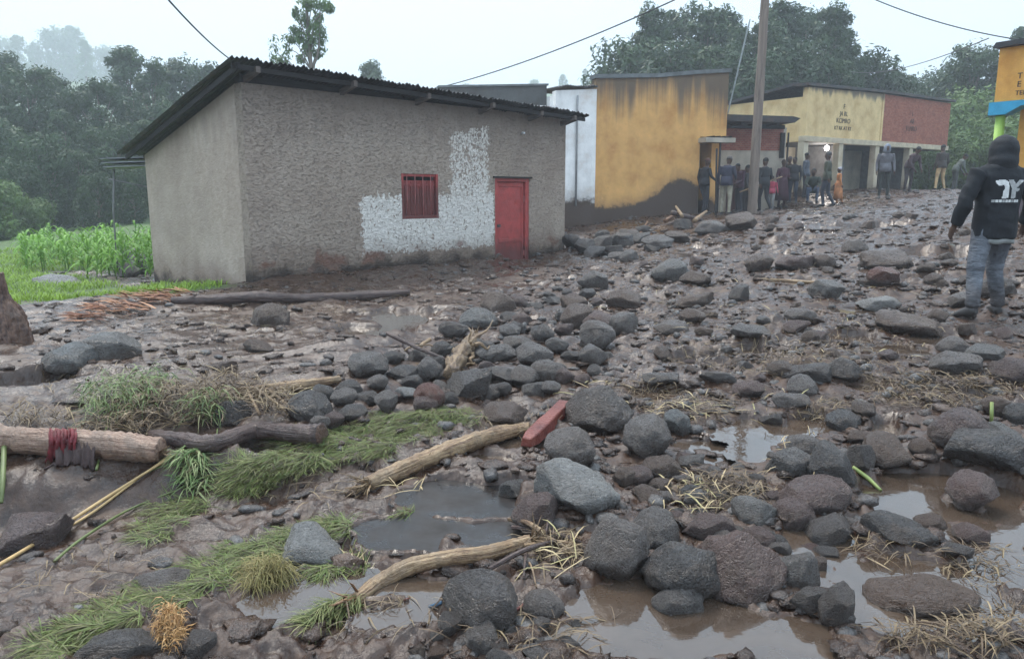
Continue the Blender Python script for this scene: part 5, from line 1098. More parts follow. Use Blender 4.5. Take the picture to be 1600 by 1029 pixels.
# stump at the left edge
g = G(8, 536); k_ = g[1]/F; R_ = lambda p: p*k_*.88
prof = [(0, 42, 38), (14, 40, 35), (30, 36, 32), (60, 28, 26), (80, 17, 16), (95, 11, 10), (115, 9, 9), (133, 8, 7)]
NS, NR = 72, 60; th = np.linspace(0, 2*np.pi, NS, endpoint=False); hh = np.linspace(0, 133, NR); pa = np.interp(hh, [q[0] for q in prof], [q[1] for q in prof]); pb_ = np.interp(hh, [q[0] for q in prof], [q[2] for q in prof]); TH, HH = np.meshgrid(th, hh); A_, B_ = pa[:, None], pb_[:, None]
fl = 1+.10*np.cos(5*TH+HH*.03)*(HH < 80)+.10*noise(np.cos(TH)*6+5, np.sin(TH)*6+HH*.02, 3)+.07*noise(np.cos(TH)*14, np.sin(TH)*14+HH*.05, 5)+.05*noise(TH*3, HH*.12, 8)
V = np.stack([g[0]-R_(8)+R_(HH*-.04)+R_(A_)*fl*np.cos(TH), g[1]+.12+R_(B_)*fl*np.sin(TH), g[2]-.30+R_(HH)+.26*np.minimum(HH/14, 1)+R_(5)*noise(TH*2.2, HH*0, 9)*(HH > 120)], -1).reshape(-1, 3)
i = np.arange(NR-1)[:, None]*NS; j = np.arange(NS)[None]; Fq = np.stack([i+j, i+(j+1) % NS, i+NS+(j+1) % NS, i+NS+j], -1).reshape(-1, 4)
V = np.vstack([V, [[V[-NS:, 0].mean(), V[-NS:, 1].mean(), V[-NS:, 2].mean()-.02]]]); a = np.arange(NS); Fq = np.vstack([Fq, np.stack([(NR-1)*NS+a, (NR-1)*NS+(a+1) % NS, np.full(NS, NR*NS), np.full(NS, NR*NS)], -1)])
sme = qmesh('tree_stump', V, Fq); at_ = sme.attributes.new('lw', 'FLOAT_VECTOR', 'POINT'); at_.data.foreach_set('vector', np.stack([V[:, 2], V[:, 0]*.5, V[:, 1]*.5], -1).astype(np.float32).ravel())
st = tag(link('tree_stump', sme, STUMP), 'flared brown tree stump with a broken upright spike at the left edge', 'stump')
# uprooted root stump in the stone heap
P, rr = pts3([(742, 538, 8), (720, 560, 12), (704, 588, 11)], 1.2); P[0] += [0, 0, .06]; rs = tube('root_stump', spline(P, 40), np.interp(np.linspace(0, 2, 40), [0, 1, 2], rr), wood_mat('torn_root_wood', (.10, .06, .035), (.24, .16, .09), (.40, .29, .17), .6), None, 20, .5, 31); tag(rs, 'uprooted pale stump with dangling roots on the stone heap', 'stump')
def limb(pa, pb, r0, r1, mat=PALE, bend=.03, seed=0, nm='root', lifta=0, liftb=0):
    A = at(pa[0], pa[1], P[1][1]+(pa[2] if len(pa) > 2 else 0)); B = at(pb[0], pb[1], P[1][1]+(pb[2] if len(pb) > 2 else 0)); B[2] = max(B[2], Hs(B[0], B[1])+.01); A[2] = max(A[2], Hs(A[0], A[1])+.01)
    rg = np.random.default_rng(seed); tube(nm, spline([A, A*.66+B*.34+rg.normal(0, bend, 3), A*.33+B*.67+rg.normal(0, bend, 3), B], 12), np.linspace(r0, r1, 12), mat, rs, 6, .2, seed)
for k, (pa, pb, r0, r1, mt) in enumerate([((735, 535), (770, 500, .3), .016, .005, PALE), ((740, 540), (732, 512, .1), .014, .005, PALE), ((742, 538), (765, 540, .1), .02, .006, PALE), ((738, 550), (738, 590, -.1), .018, .012, PALE), ((738, 588, -.1), (725, 605, -.15), .012, .006, PALE), ((735, 590, -.1), (680, 622, -.25), .012, .005, PALE), ((730, 596, -.12), (716, 640, -.35), .008, .004, PALE), ((728, 590, -.1), (650, 592, -.1), .010, .004, PALE), ((726, 592, -.1), (668, 612, -.2), .009, .004, PALE), ((712, 568, -.1), (665, 598, -.1), .014, .005, PALE), ((738, 582), (745, 610, -.2), .008, .004, PALE), ((720, 590, -.1), (604, 520, .1), .012, .020, BROWN), ((640, 552, .1), (622, 522, .2), .014, .007, BROWN), ((648, 555, .1), (672, 530, .3), .022, .018, PALE), ((632, 548, .1), (676, 540, .2), .010, .006, PALE), ((722, 640, -.3), (740, 652, -.4), .007, .004, PALE)]): limb(pa, pb, r0, r1, mt, .02, 40+k)
splinters(rs, P[0], (.2, .3, .8), 14, .12, .006, PALE, .6, 33, 'root_fibre')
# reeds across the lower left
def reed(pts, r0, mat, label, seed=0, cat='reed', lift=2.0):
    P_, rr = pts3([(a, b, r0) for a, b in pts], lift); o = tube('reed', spline(P_, 24), np.interp(np.linspace(0, 1, 24), [0, .5, 1], rr[:1].tolist()*2+[rr[0]*.6]), mat, None, 7, .08, seed); return tag(o, label, cat)
reed([(-10, 892), (70, 845), (150, 795), (230, 742), (288, 706)], 3.6, REED, 'long tan reed slanting from the left edge up to the log'); reed([(60, 852), (140, 806), (210, 755), (268, 712)], 2.4, REED, 'second thinner tan reed lying along the long reed', 2); reed([(85, 880), (130, 845), (200, 800), (275, 770)], 2.6, GREENS, 'green stalk curving below the long tan reed', 3); reed([(152, 745), (165, 690), (176, 640)], 2.2, GREENS, 'pale green stem hanging over the pinkish log', 4, 'stem', 6); reed([(262, 595), (215, 640), (180, 665)], 2.5, GREENS, 'pale stem sticking out above the leafy debris', 5, 'stem', 5); reed([(8, 700), (6, 760), (4, 800)], 4, GREENS, 'thick green stem hanging at the left edge', 6, 'stem', 4)
# cloth on the log
def drape(name, px, py, w, h, Y, mat, label, seed):
    n, m_ = 26, 22; V = []
    for j in range(m_):
        t = j/(m_-1)
        for i in range(n):
            s = i/(n-1)-.5; q = at(px+s*w*(1+.25*t+.1*math.sin(t*6+seed)), py+h*(t*(1+.12*math.sin(i*2.3+seed)+.08*math.sin(i*5.1))-.1), Y-.02-.07*math.sin(min(1, t*2.2)*1.6)+.03*t); q = q+np.array([0, .009*math.sin(i*1.1+seed+t*3)+.005*math.sin(i*2.7+t*5), .010*math.sin(i*2.1+seed)]); q[2] = max(q[2], Hs(q[0], q[1])+.008+.004*(i % 2)); V.append(q)
    i = (np.arange(m_-1)[:, None]*n+np.arange(n-1)).ravel(); V = np.array(V); q = np.stack([i, i+1, i+n+1, i+n], -1)
    o = link(name, np_mesh(name, V, q), mat); s = o.modifiers.new('s', 'SOLIDIFY'); s.thickness = .006; return tag(o, label, 'cloth')
gA = G(98, 715)[1]
drape('wet_cloth', 98, 676, 40, 48, gA-.04, simple('wet_red_cloth', (.15, .02, .024), .6, .5, 14, .5, 60), 'wet red rag over the pinkish log', 1); drape('wet_sacking', 118, 700, 60, 95, gA-.07, simple('muddy_sacking', (.065, .040, .036), .7, .4, 8, .6, 50), 'muddy brown sacking hanging below the red rag', 2)
# blade patches
def patch(name, areas, L, w, mat, label, direction=None, spread=.5, lift=.02, arch=.03, cat=None, droop=.05, kind='stuff', heap=0, seed=0, rise=.12, rows=4, gaps=0):
    global RNG
    RNG = np.random.default_rng(900+seed); Ps = []; Ds = []
    for (px, py, aw, ah, n) in areas:
        a = RNG.uniform(0, 6.28, n); r_ = np.sqrt(RNG.random(n)); g_ = Gv(px+aw/2*r_*np.cos(a), py+ah/2*r_*np.sin(a)); g_[:, 2] += heap*(1-r_*r_)*RNG.random(n)+lift*RNG.random(n); Ps.append(g_)
        th_ = RNG.uniform(0, 6.28, n) if direction is None else direction+RNG.normal(0, spread, n)+.9*noise(g_[:, 0]*4, g_[:, 1]*4, 88); Ds.append(np.stack([np.cos(th_), np.sin(th_), RNG.normal(rise, .12 if rise > .05 else .03, n)], -1))
    p = np.vstack(Ps); d = np.vstack(Ds)
    if gaps: k_ = fbm(p[:, 0]*5, p[:, 1]*5, 61, 3) > RNG.uniform(-.75, .1, len(p))*gaps; p = p[k_]; d = d[k_]
    d /= np.linalg.norm(d, axis=1)[:, None]; n = len(p); l = L*(.5+.9*RNG.random(n)); V, Fq, rn = blade_arrays(p, d, l, w*(.6+.8*RNG.random(n)), arch*RNG.random(n), droop, rows, .35)
    # tips rest on the mud, never below it
    hz = Hq(V[:, 0], V[:, 1])+.004; V[:, 2] = np.maximum(V[:, 2], hz)
    me = np_mesh(name, V, Fq); attr(me, 'rnd', rn); o = link(name, me, mat); return tag(o, label, cat or name.replace('_', ' '), kind=kind)
TD = R(205)
patch('flattened_grass', [(700, 650, 110, 30, 1071), (630, 668, 130, 44, 2040), (560, 692, 130, 50, 2295), (480, 712, 120, 46, 1785), (420, 735, 110, 44, 1530), (380, 755, 90, 36, 892)], .115, .0034, TURF, 'green strip of flattened grass below the stone heap', TD, .95, .006, .010, seed=1, rise=.015, gaps=1)
patch('flattened_grass', [(520, 822, 70, 26, 561), (470, 842, 90, 36, 1071), (400, 868, 110, 40, 1530), (340, 895, 110, 40, 1530), (270, 925, 100, 34, 1275), (200, 955, 90, 30, 1071), (140, 985, 80, 30, 918), (90, 1012, 80, 28, 765)], .11, .0034, TURF, 'green strip of flattened grass at the lower left', TD, .9, .006, .010, seed=2, rise=.015, gaps=1)
patch('flattened_grass', [(270, 800, 80, 34, 408), (240, 830, 70, 30, 306), (300, 790, 60, 26, 306), (545, 885, 70, 44, 561), (690, 785, 46, 14, 153), (500, 895, 40, 30, 229), (640, 805, 20, 10, 51)], .10, .004, TURF, 'thin patches of grass in the wet mud of the foreground', TD, .9, .006, .010, seed=3, rise=.02)
patch('hay_tuft', [(420, 908, 80, 44, 1100)], .075, .0032, HAY, 'drooping yellow tuft of grass beside the stone slab', R(250), 1.5, .04, .03, 'grass tuft', .45, None, .08, 4, .2)
patch('trailing_grass', [(555, 935, 40, 26, 160), (522, 956, 46, 20, 240), (490, 975, 36, 14, 120)], .095, .0034, straw_mat('trailing_green_straw', [(.06, .08, .02), (.16, .18, .06), (.28, .26, .11)], .1), 'tangled green straw trailing from the peeled log end', R(215), .75, .015, .015, 'straw', .05, None, .02, 5, .04)
patch('torn_fibres', [(562, 905, 26, 14, 9), (552, 898, 22, 14, 6)], .11, .008, straw_mat('pale_torn_fibre', [(.30, .22, .11), (.50, .40, .22)], 0), 'pale torn wood fibres standing left of the peeled log', R(125), .9, .03, .01, 'fibres', 0, None, .02, 6, .45)
patch('straw_clump', [(268, 1000, 40, 40, 420)], .045, .0045, straw_mat('orange_root_fibre', [(.22, .11, .035), (.38, .20, .07), (.46, .29, .13)], 0), 'orange straw-like root clump at the bottom edge', None, .5, .05, .03, 'root clump', .3, None, .11, 7, .3)
patch('leafy_debris', [(190, 632, 130, 44, 300), (165, 655, 60, 34, 110), (322, 655, 54, 40, 150), (240, 612, 90, 22, 90)], .16, .007, LEAFY, 'pile of uprooted green leaves and grass behind the pinkish log', None, .6, .12, .08, 'leaves', .25, None, .09, 8, .10)
patch('leafy_branch', [(300, 722, 50, 26, 150), (304, 750, 46, 46, 150)], .12, .008, LEAFY, 'green long-leaved branch drooping under the crossing logs', R(255), 1.6, .04, .03, 'branch', .3, None, .06, 9, .03)
patch('straw_heap', [(280, 640, 200, 60, 1100), (360, 615, 120, 40, 400), (180, 680, 120, 30, 260), (60, 668, 120, 24, 180), (430, 640, 80, 40, 240)], .16, .006, STRAW, 'tangled heap of brown straw and twigs behind the logs', None, .6, .06, .05, 'straw', .05, 'stuff', .10, 10, .2)
patch('splintered_wood', [(235, 470, 120, 14, 160), (190, 485, 110, 16, 150), (270, 465, 90, 12, 90), (150, 500, 70, 12, 60)], .22, .022, straw_mat('orange_splinters', [(.13, .045, .022), (.26, .10, .045), (.36, .17, .08), (.10, .04, .025)], 0), 'heap of orange-brown splintered wood left of the grey house', R(200), .45, .05, .02, 'splintered wood', 0, 'stuff', .08, 11, .1)
# straw litter over the road
zones = [(1470, 610, 260, 60, 900), (1330, 560, 260, 60, 420), (1130, 770, 160, 60, 420), (1080, 640, 160, 50, 240), (1180, 560, 300, 60, 420), (1300, 640, 120, 30, 160), (1000, 610, 120, 30, 160), (1530, 890, 120, 70, 160), (1480, 1000, 200, 50, 240), (1560, 980, 100, 60, 160), (870, 860, 90, 50, 160), (1280, 470, 500, 120, 600), (1050, 470, 260, 120, 320), (1180, 380, 420, 60, 320), (800, 660, 160, 50, 140), (620, 960, 220, 60, 80), (850, 1000, 240, 50, 140), (320, 540, 240, 90, 160), (450, 500, 300, 60, 200), (150, 600, 200, 60, 120), (300, 500, 300, 40, 160), (600, 470, 260, 40, 120), (150, 900, 240, 80, 70), (500, 770, 160, 40, 60), (1380, 860, 100, 40, 60)]
patch('straw_litter', zones, .12, .0055, STRAW, 'wet brown straw and twigs littering the road', None, .6, .02, .03, 'straw', .05, 'stuff', .02, 12, .06)
patch('pale_straw', [(1090, 780, 120, 60, 40), (1060, 650, 100, 40, 26), (1250, 720, 80, 60, 26), (1170, 640, 200, 60, 26), (950, 620, 120, 40, 20), (1300, 500, 500, 140, 60), (870, 880, 80, 60, 24), (640, 770, 60, 30, 16), (1000, 470, 200, 100, 30), (460, 620, 60, 50, 20)], .15, .007, straw_mat('pale_dry_straw', [(.28, .20, .10), (.45, .34, .19), (.34, .30, .13)], 0), 'pale broken straws lying on stones and mud', None, .6, .05, .03, 'straw', 0, 'stuff', .04, 13, .1)
# torn wood in front of the yellow wall
tw = empty('broken_branches', G(1050, 352)); tag(tw, 'broken orange branches piled in front of the yellow wall', 'branches'); b0 = np.array(tw.location)
for k, (pa, pb, r0, mt) in enumerate((((1020, 362), (1075, 340), .10, BROWN), ((1040, 345), (1062, 330), .06, ORNG), ((1050, 332), (1100, 345), .07, BROWN), ((990, 362), (1015, 352), .05, ORNG), ((1000, 366), (1012, 346), .04, ORNG), ((1066, 338), (1056, 322), .05, PALE), ((1085, 345), (1104, 330), .06, PALE))):
    A = at(*pa, b0[1]-.1*k); B = at(*pb, b0[1]+.3); tube('branch', np.linspace(A, B, 8)-b0, np.linspace(r0, r0*.5, 8), mt, tw, 8, .25, k)
# ------------------------------------------------------------------ people
def ell_loft(rings, seg=14):
    """rings: (centre, rx, ry, axis) -> closed tube with elliptical sections; rx lies along the person's x"""
    V = []; n = len(rings); th = np.linspace(0, 2*np.pi, seg, endpoint=False); C = np.array([r_[0] for r_ in rings], float); T = np.gradient(C, axis=0)
    for (c, rx, ry), t in zip(rings, T):
        t = t/(np.linalg.norm(t)+1e-9); x_ = np.array([1., 0, 0]); x_ = x_-t*np.dot(x_, t)
        if np.linalg.norm(x_) < .3: x_ = np.array([0, 1., 0])-t*t[1]
        x_ /= np.linalg.norm(x_); y_ = np.cross(t, x_); V.append(np.array(c)[None]+np.cos(th)[:, None]*x_*rx+np.sin(th)[:, None]*y_*ry)
    V = np.vstack(V); i = np.arange(n-1)[:, None]*seg; j = np.arange(seg)[None]; Fq = np.stack([i+j, i+(j+1) % seg, i+seg+(j+1) % seg, i+seg+j], -1).reshape(-1, 4)
    V = np.vstack([V, C[:1], C[-1:]]); a = np.arange(seg); b = (a+1) % seg; c0 = n*seg
    return V, np.vstack([Fq, np.stack([b, a, np.full(seg, c0), np.full(seg, c0)], -1), np.stack([(n-1)*seg+a, (n-1)*seg+b, np.full(seg, c0+1), np.full(seg, c0+1)], -1)])
def remesh(parts, vox, smooth=4, nm='body'):
    V, Fq = join_arrays(parts); o = bpy.data.objects.new('tmp', qmesh('tmp', V, Fq)); COL.objects.link(o)
    m = o.modifiers.new('r', 'REMESH'); m.mode = 'VOXEL'; m.voxel_size = vox; s = o.modifiers.new('s', 'SMOOTH'); s.factor = .5; s.iterations = smooth
    bpy.context.view_layer.update(); me = bpy.data.meshes.new_from_object(o.evaluated_get(bpy.context.evaluated_depsgraph_get())); bpy.data.objects.remove(o); me.name = nm
    me.polygons.foreach_set('use_smooth', np.ones(len(me.polygons), bool)); return me
def J(**k):
    """joints of a standing 1.72 m figure facing +y; override any"""
    d = dict(pelvis=(0, 0, .93), waist=(0, 0, 1.08), chest=(0, .0, 1.28), neck=(0, 0, 1.46), head=(0, .015, 1.60), sl=(-.185, 0, 1.40), sr=(.185, 0, 1.40), el=(-.25, -.02, 1.13), er=(.25, -.02, 1.13), wl=(-.26, .06, .88), wr=(.26, .06, .88), hl=(-.095, 0, .90), hr=(.095, 0, .90), kl=(-.11, .03, .50), kr=(.11, .03, .50), al=(-.12, -.02, .09), ar=(.12, -.02, .09), ftl=(-.14, .15, .03), ftr=(.14, .15, .03)); d.update(k); return {a: np.array(b, float) for a, b in d.items()}
CLO = {}
def cloth(col, rough=.8):
    k = tuple(col)
    if k not in CLO: CLO[k] = simple('cloth_%d' % len(CLO), col, rough, .3, 9, .35, 35)
    return CLO[k]
SKIN = simple('dark_brown_skin', (.075, .040, .026), .5, .15, 10); HAIR = simple('black_hair', (.012, .011, .011), .8, .3, 30)
def fingers(w, e, r_=.0095):
    """palm and five fingers beyond the wrist w, forearm coming from e"""
    d = w-e; d /= np.linalg.norm(d); sd = np.array([0, 1., 0])-d*d[1]; sd /= np.linalg.norm(sd); nn = np.cross(d, sd); P = [ell_loft([(w-d*.01, .022, .022), (w+d*.04, .024, .040), (w+d*.085, .018, .040)], 10)]; L = (.062, .075, .070, .055); cu = nn*(-.018 if w[0] > 0 else .018)
    for k in range(4):
        b = w+d*.08+sd*(.030-.020*k); P.append(tube_arrays([b-d*.01, b+d*L[k]*.45, b+d*L[k]*.8+cu*.7, b+d*L[k]*.95+cu*1.6], [r_, r_, r_*.9, r_*.7], 7))
    b = w+d*.03+sd*.034; P.append(tube_arrays([b-sd*.01, b+sd*.022+d*.022, b+sd*.028+d*.05], [r_*1.15, r_, r_*.75], 7)); return P
def person(px, py, Y, yaw, hgt, j, label, coat, trous, shoe=(.02, .02, .02), hat=None, vox=.014, group=None, extra=None, skirt=None, bare=False, hood=False):
    p = at(px, py, Y); z = Hs(p[0], p[1]); root = empty('person', (p[0], p[1], z), yaw); s = hgt/1.72; root.scale = (s, s, s); tag(root, label, 'person', group)
    B = []; segs = []
    def limb_(a, b, ra, rb, tg, flat=1.0):
        B.append(ell_loft([(j[a]-(j[b]-j[a])*.04, ra*.8, ra*.8), (j[a], ra, ra*flat), (j[a]*.6+j[b]*.4, ra*.55+rb*.5, (ra*.55+rb*.5)*flat), (j[b], rb, rb*flat), (j[b]+(j[b]-j[a])*.03, rb*.8, rb*.8)], 12)); segs.append((j[a], j[b], tg))
    B.append(ell_loft([(j['pelvis']-[0, 0, .10], .12, .09), (j['pelvis'], .168, .115), (j['waist'], .158, .105), (j['chest']-[0, 0, .05], .18, .115), (j['chest']+(j['neck']-j['chest'])*.45, .19, .115), (j['neck']-(j['neck']-j['chest'])*.18, .13, .09), (j['neck'], .06, .06)], 18))
    segs += [(j['pelvis'], j['pelvis']-[0, 0, .06], 1), (j['waist']-(j['waist']-j['pelvis'])*.4, j['chest'], 0), (j['chest'], j['neck']-[0, 0, .03], 0)]
    hd = j['head']; ax = hd-j['neck']; ax /= np.linalg.norm(ax)
    B.append(ell_loft([(j['neck']-ax*.05, .06, .06), (hd-ax*.07, .052, .056)], 12)); B.append(ell_loft([(hd-ax*.118+[0, .02, 0], .035, .04), (hd-ax*.09+[0, .015, 0], .058, .075), (hd-ax*.03, .074, .092), (hd+ax*.03, .078, .098), (hd+ax*.08, .066, .086), (hd+ax*.115, .03, .04)], 16)); segs += [(j['neck'], hd-ax*.05, 3)]
    for s_ in ('l', 'r'):
        limb_('s'+s_, 'e'+s_, .064, .048, 0); limb_('e'+s_, 'w'+s_, .046, .034, 0); B.extend(fingers(j['w'+s_], j['e'+s_])); d = j['w'+s_]-j['e'+s_]; d /= np.linalg.norm(d); segs.append((j['w'+s_]+d*.02, j['w'+s_]+d*.16, 3))
        limb_('h'+s_, 'k'+s_, .098, .064, 1); limb_('k'+s_, 'a'+s_, .062, .044, 3 if bare else 1)
        f = j['ft'+s_]; a = j['a'+s_]; B.append(ell_loft([(a+(a-f)*.3+[0, 0, -.03], .03, .03), (a+[0, 0, -.035], .045, .05), (a*.5+f*.5+[0, 0, -.005], .048, .042), (f, .046, .03), (f+(f-a)*.18, .03, .02)], 10)); segs.append((a-[0, 0, .04], f, 2))
    # face: nose, brow ridge, ears, chin sit on the head so that they merge into one surface
    fx = np.cross(ax, [1, 0, 0]); fx = fx if fx[1] > 0 else -fx; B.append(tube_arrays([hd+fx*.085+ax*.015, hd+fx*.115-ax*.02], [.009, .017], 7)); B.append(tube_arrays([hd+fx*.09+ax*.028-[.04, 0, 0], hd+fx*.09+ax*.028+[.04, 0, 0]], [.011, .011], 6)); B.append(tube_arrays([hd+fx*.082-ax*.058-[.022, 0, 0], hd+fx*.082-ax*.058+[.022, 0, 0]], [.011, .011], 6))
    for q in (-1, 1): B.append(ell_loft([(hd+[q*.07, -.01, -.02], .012, .018), (hd+[q*.085, -.012, 0], .010, .026), (hd+[q*.08, -.014, .025], .008, .018)], 8))
    me = remesh(B, vox); ms = [cloth(coat), cloth(trous), cloth(shoe, .6), SKIN]
    for m in ms: me.materials.append(m)
    C = np.empty(len(me.polygons)*3); me.polygons.foreach_get('center', C); C = C.reshape(-1, 3); D = []
    for a, b, tg in segs:
        ab_ = b-a; t = np.clip(((C-a) @ ab_)/(ab_ @ ab_), 0, 1); D.append(np.linalg.norm(C-a-t[:, None]*ab_, axis=1))
    idx = np.array([tg for _, _, tg in segs])[np.argmin(np.array(D), 0)]; idx[np.linalg.norm(C-hd, axis=1) < .135] = 3; me.polygons.foreach_set('material_index', idx.astype(np.int32))
    link('body', me, None, root)
    # hair or headwear
    if hood: hr = [(hd-ax*.13-fx*.03, .10, .10), (hd-ax*.06-fx*.025, .112, .122), (hd+ax*.04-fx*.03, .108, .12), (hd+ax*.11-fx*.04, .075, .085), (hd+ax*.145-fx*.05, .02, .03)]
    else: hr = [(hd+ax*.0-fx*.028, .080, .080), (hd+ax*.05-fx*.016, .086, .100), (hd+ax*.10-fx*.008, .068, .085), (hd+ax*.132, .02, .03)]
    V, Fq = ell_loft(hr, 16); link('hood' if hood else ('cap' if hat else 'hair'), qmesh('hair', V, Fq), cloth(hat) if hat else HAIR, root)
    # coat skirt hangs free of the hips
    w_, pz = j['waist'], j['pelvis']; col = skirt or coat; V, Fq = ell_loft([(w_+[0, 0, .04], .168, .118), (pz+[0, 0, .02], .186, .135), (pz-[0, 0, .08], .196, .148)] if skirt is None else [(w_+[0, 0, .02], .168, .118), (pz, .20, .15), (pz-[0, 0, .35], .24, .19), (pz-[0, 0, .66], .27, .22)], 18)
    V = V+RNG.normal(0, .004, V.shape); link('coat_hem' if skirt is None else 'robe', qmesh('hem', V, Fq), cloth(col), root)
    return root
DK = (.022, .022, .026)
def walk(s=1, arms=.1): return J(kl=(-.10, .10*s, .50), al=(-.11, -.02*s+.06*s, .10), ftl=(-.13, .20*s if s > 0 else .0, .04), kr=(.10, -.02*s, .49), ar=(.11, -.22*s, .12), ftr=(.13, -.06*s, .03), wl=(-.27, -.10*s, .90), wr=(.27, .14*s, .92))
person(1099, 322, 23.2, R(-60), 1.62, J(wr=(.34, .18, 1.02), er=(.27, .02, 1.16), neck=(.03, .05, 1.46), head=(.04, .07, 1.60), kl=(-.02, .06, .5), al=(.0, .0, .09), ftl=(.0, .16, .03)), 'person in dark clothes leaning at the porch of the yellow building', (.02, .02, .024), (.03, .03, .035), hat=(.09, .04, .03))
person(1133, 331, 22.4, R(-35), 1.66, J(kl=(-.13, .10, .5), al=(-.15, .05, .09), ftl=(-.18, .2, .03), neck=(.02, .05, 1.45), head=(.03, .08, 1.58), wr=(.20, .22, 1.05), er=(.25, .03, 1.14)), 'person in dark blue jacket and beige trousers left of the pole', (.035, .035, .055), (.30, .27, .20), hat=(.10, .085, .075))
person(1154, 323, 25.6, R(110), 1.58, J(neck=(0, .06, 1.45), head=(.02, .10, 1.57), wl=(-.1, .22, 1.0), el=(-.24, .05, 1.1)), 'person in dark plum top partly hidden left of the pole', (.06, .03, .05), (.03, .03, .04))
P3 = person(1192, 334, 25.0, R(25), 1.72, walk(1), 'person in black jacket walking with a long stick right of the pole', (.016, .017, .02), (.018, .018, .022))
person(1205, 318, 26.4, R(140), 1.15, walk(1), 'child in a pink shirt behind the person with the stick', (.42, .06, .10), (.28, .27, .26))
person(1221, 319, 26.8, R(200), 1.62, J(wl=(-.16, .16, 1.08), el=(-.24, .0, 1.12)), 'person in a dark maroon robe right of the pink-shirted child', (.06, .018, .03), (.05, .018, .03), skirt=(.05, .016, .026), hat=(.05, .03, .025))
person(1238, 319, 27.6, R(140), 1.62, J(wr=(.12, .2, 1.1), er=(.26, .02, 1.12), kl=(-.13, .08, .5)), 'person in dark jacket and jeans beside the corner column', (.03, .03, .035), (.05, .06, .085))
person(1268, 321, 27.2, R(160), 1.68, J(pelvis=(0, -.12, .42), waist=(0, -.06, .56), chest=(0, .03, .76), neck=(0, .10, .93), head=(0, .14, 1.06), sl=(-.185, .05, .88), sr=(.185, .05, .88), el=(-.24, .18, .66), er=(.24, .18, .66), wl=(-.16, .36, .58), wr=(.16, .36, .58), hl=(-.095, -.10, .42), hr=(.095, -.10, .42), kl=(-.16, .28, .50), kr=(.16, .28, .50), al=(-.15, .16, .09), ar=(.15, .16, .09), ftl=(-.17, .32, .03), ftr=(.17, .32, .03)), 'person in dark green crouching under the lit bulb', (.03, .04, .03), (.08, .11, .17))
person(1289, 327, 25.0, R(55), 1.74, walk(1), 'person in olive jacket walking past the second column', (.055, .06, .04), (.03, .035, .05), hat=(.05, .045, .045))
person(1308, 325, 25.2, R(75), 1.18, walk(1), 'child in a long orange dress and grey cap', (.46, .19, .075), (.4, .17, .07), skirt=(.46, .19, .075), hat=(.35, .33, .36))
person(1379, 313, 25.0, R(165), 1.72, J(neck=(0, .05, 1.45), head=(0, .10, 1.57)), 'person in grey hooded jacket standing before the third column', (.12, .115, .125), (.035, .04, .035), hat=(.20, .22, .26), hood=True)
person(1416, 311, 27.5, R(200), 1.70, J(waist=(0, .05, 1.06), chest=(0, .16, 1.22), neck=(0, .27, 1.34), head=(0, .34, 1.45), sl=(-.185, .22, 1.28), sr=(.185, .22, 1.28), el=(-.22, .26, 1.0), er=(.22, .26, 1.0), wl=(-.16, .38, .80), wr=(.16, .38, .80)), 'stooping person in dark maroon under the brick fascia', (.06, .035, .04), (.04, .03, .032))
person(1467, 305, 30.5, R(10), 1.72, J(kl=(-.13, .04, .5), al=(-.2, -.02, .09), ftl=(-.23, .12, .03), ar=(.17, -.04, .09), ftr=(.2, .1, .03)), 'person in dark brown jacket and tan trousers right of the brick fascia', (.035, .026, .022), (.42, .29, .15))
person(1489, 306, 31.5, R(-100), 1.62, J(waist=(0, .05, 1.06), chest=(0, .16, 1.22), neck=(0, .27, 1.34), head=(0, .34, 1.45), sl=(-.185, .22, 1.28), sr=(.185, .22, 1.28), el=(-.22, .26, 1.0), er=(.22, .26, 1.0), wl=(-.16, .38, .80), wr=(.16, .38, .80)), 'stooping person in grey-green behind the tan-trousered person', (.10, .115, .10), (.05, .055, .05))
person(1166, 323, 26.6, R(60), 1.64, walk(1), 'person in dark grey just right of the plum-topped person', (.035, .034, .036), (.03, .028, .03))
person(1212, 320, 28.0, R(215), 1.66, J(wr=(.2, .2, 1.0), neck=(0, .04, 1.46)), 'person in black half hidden behind the maroon-robed person', (.02, .02, .022), (.03, .03, .036))
person(1230, 320, 28.2, R(120), 1.60, walk(1), 'person in brown between the maroon robe and the dark jacket', (.06, .045, .035), (.035, .035, .045), hat=(.06, .05, .05))
person(1256, 318, 28.4, R(230), 1.60, J(), 'person in blue-grey standing just behind the corner column', (.07, .08, .10), (.04, .04, .045))
# the long stick
a = at(1156, 300, 24.7); b = at(1222, 276, 25.2); tag(tube('long_stick', np.linspace(a, b, 12), .022, PALE, None, 7, .15, 2), 'long pale stick held by the person in the black jacket', 'stick')
a = at(1112, 322, 23.0); b = at(1124, 282, 22.7)
a = at(1118, 345, 22.3); b = at(1120, 232, 22.5); a[2] = Hs(a[0], a[1])-.1; tag(tube('thin_post', np.linspace(a, b, 10), .03, DWOOD, None, 7, .1, 4), 'thin dark post standing in front of the yellow building porch', 'post')

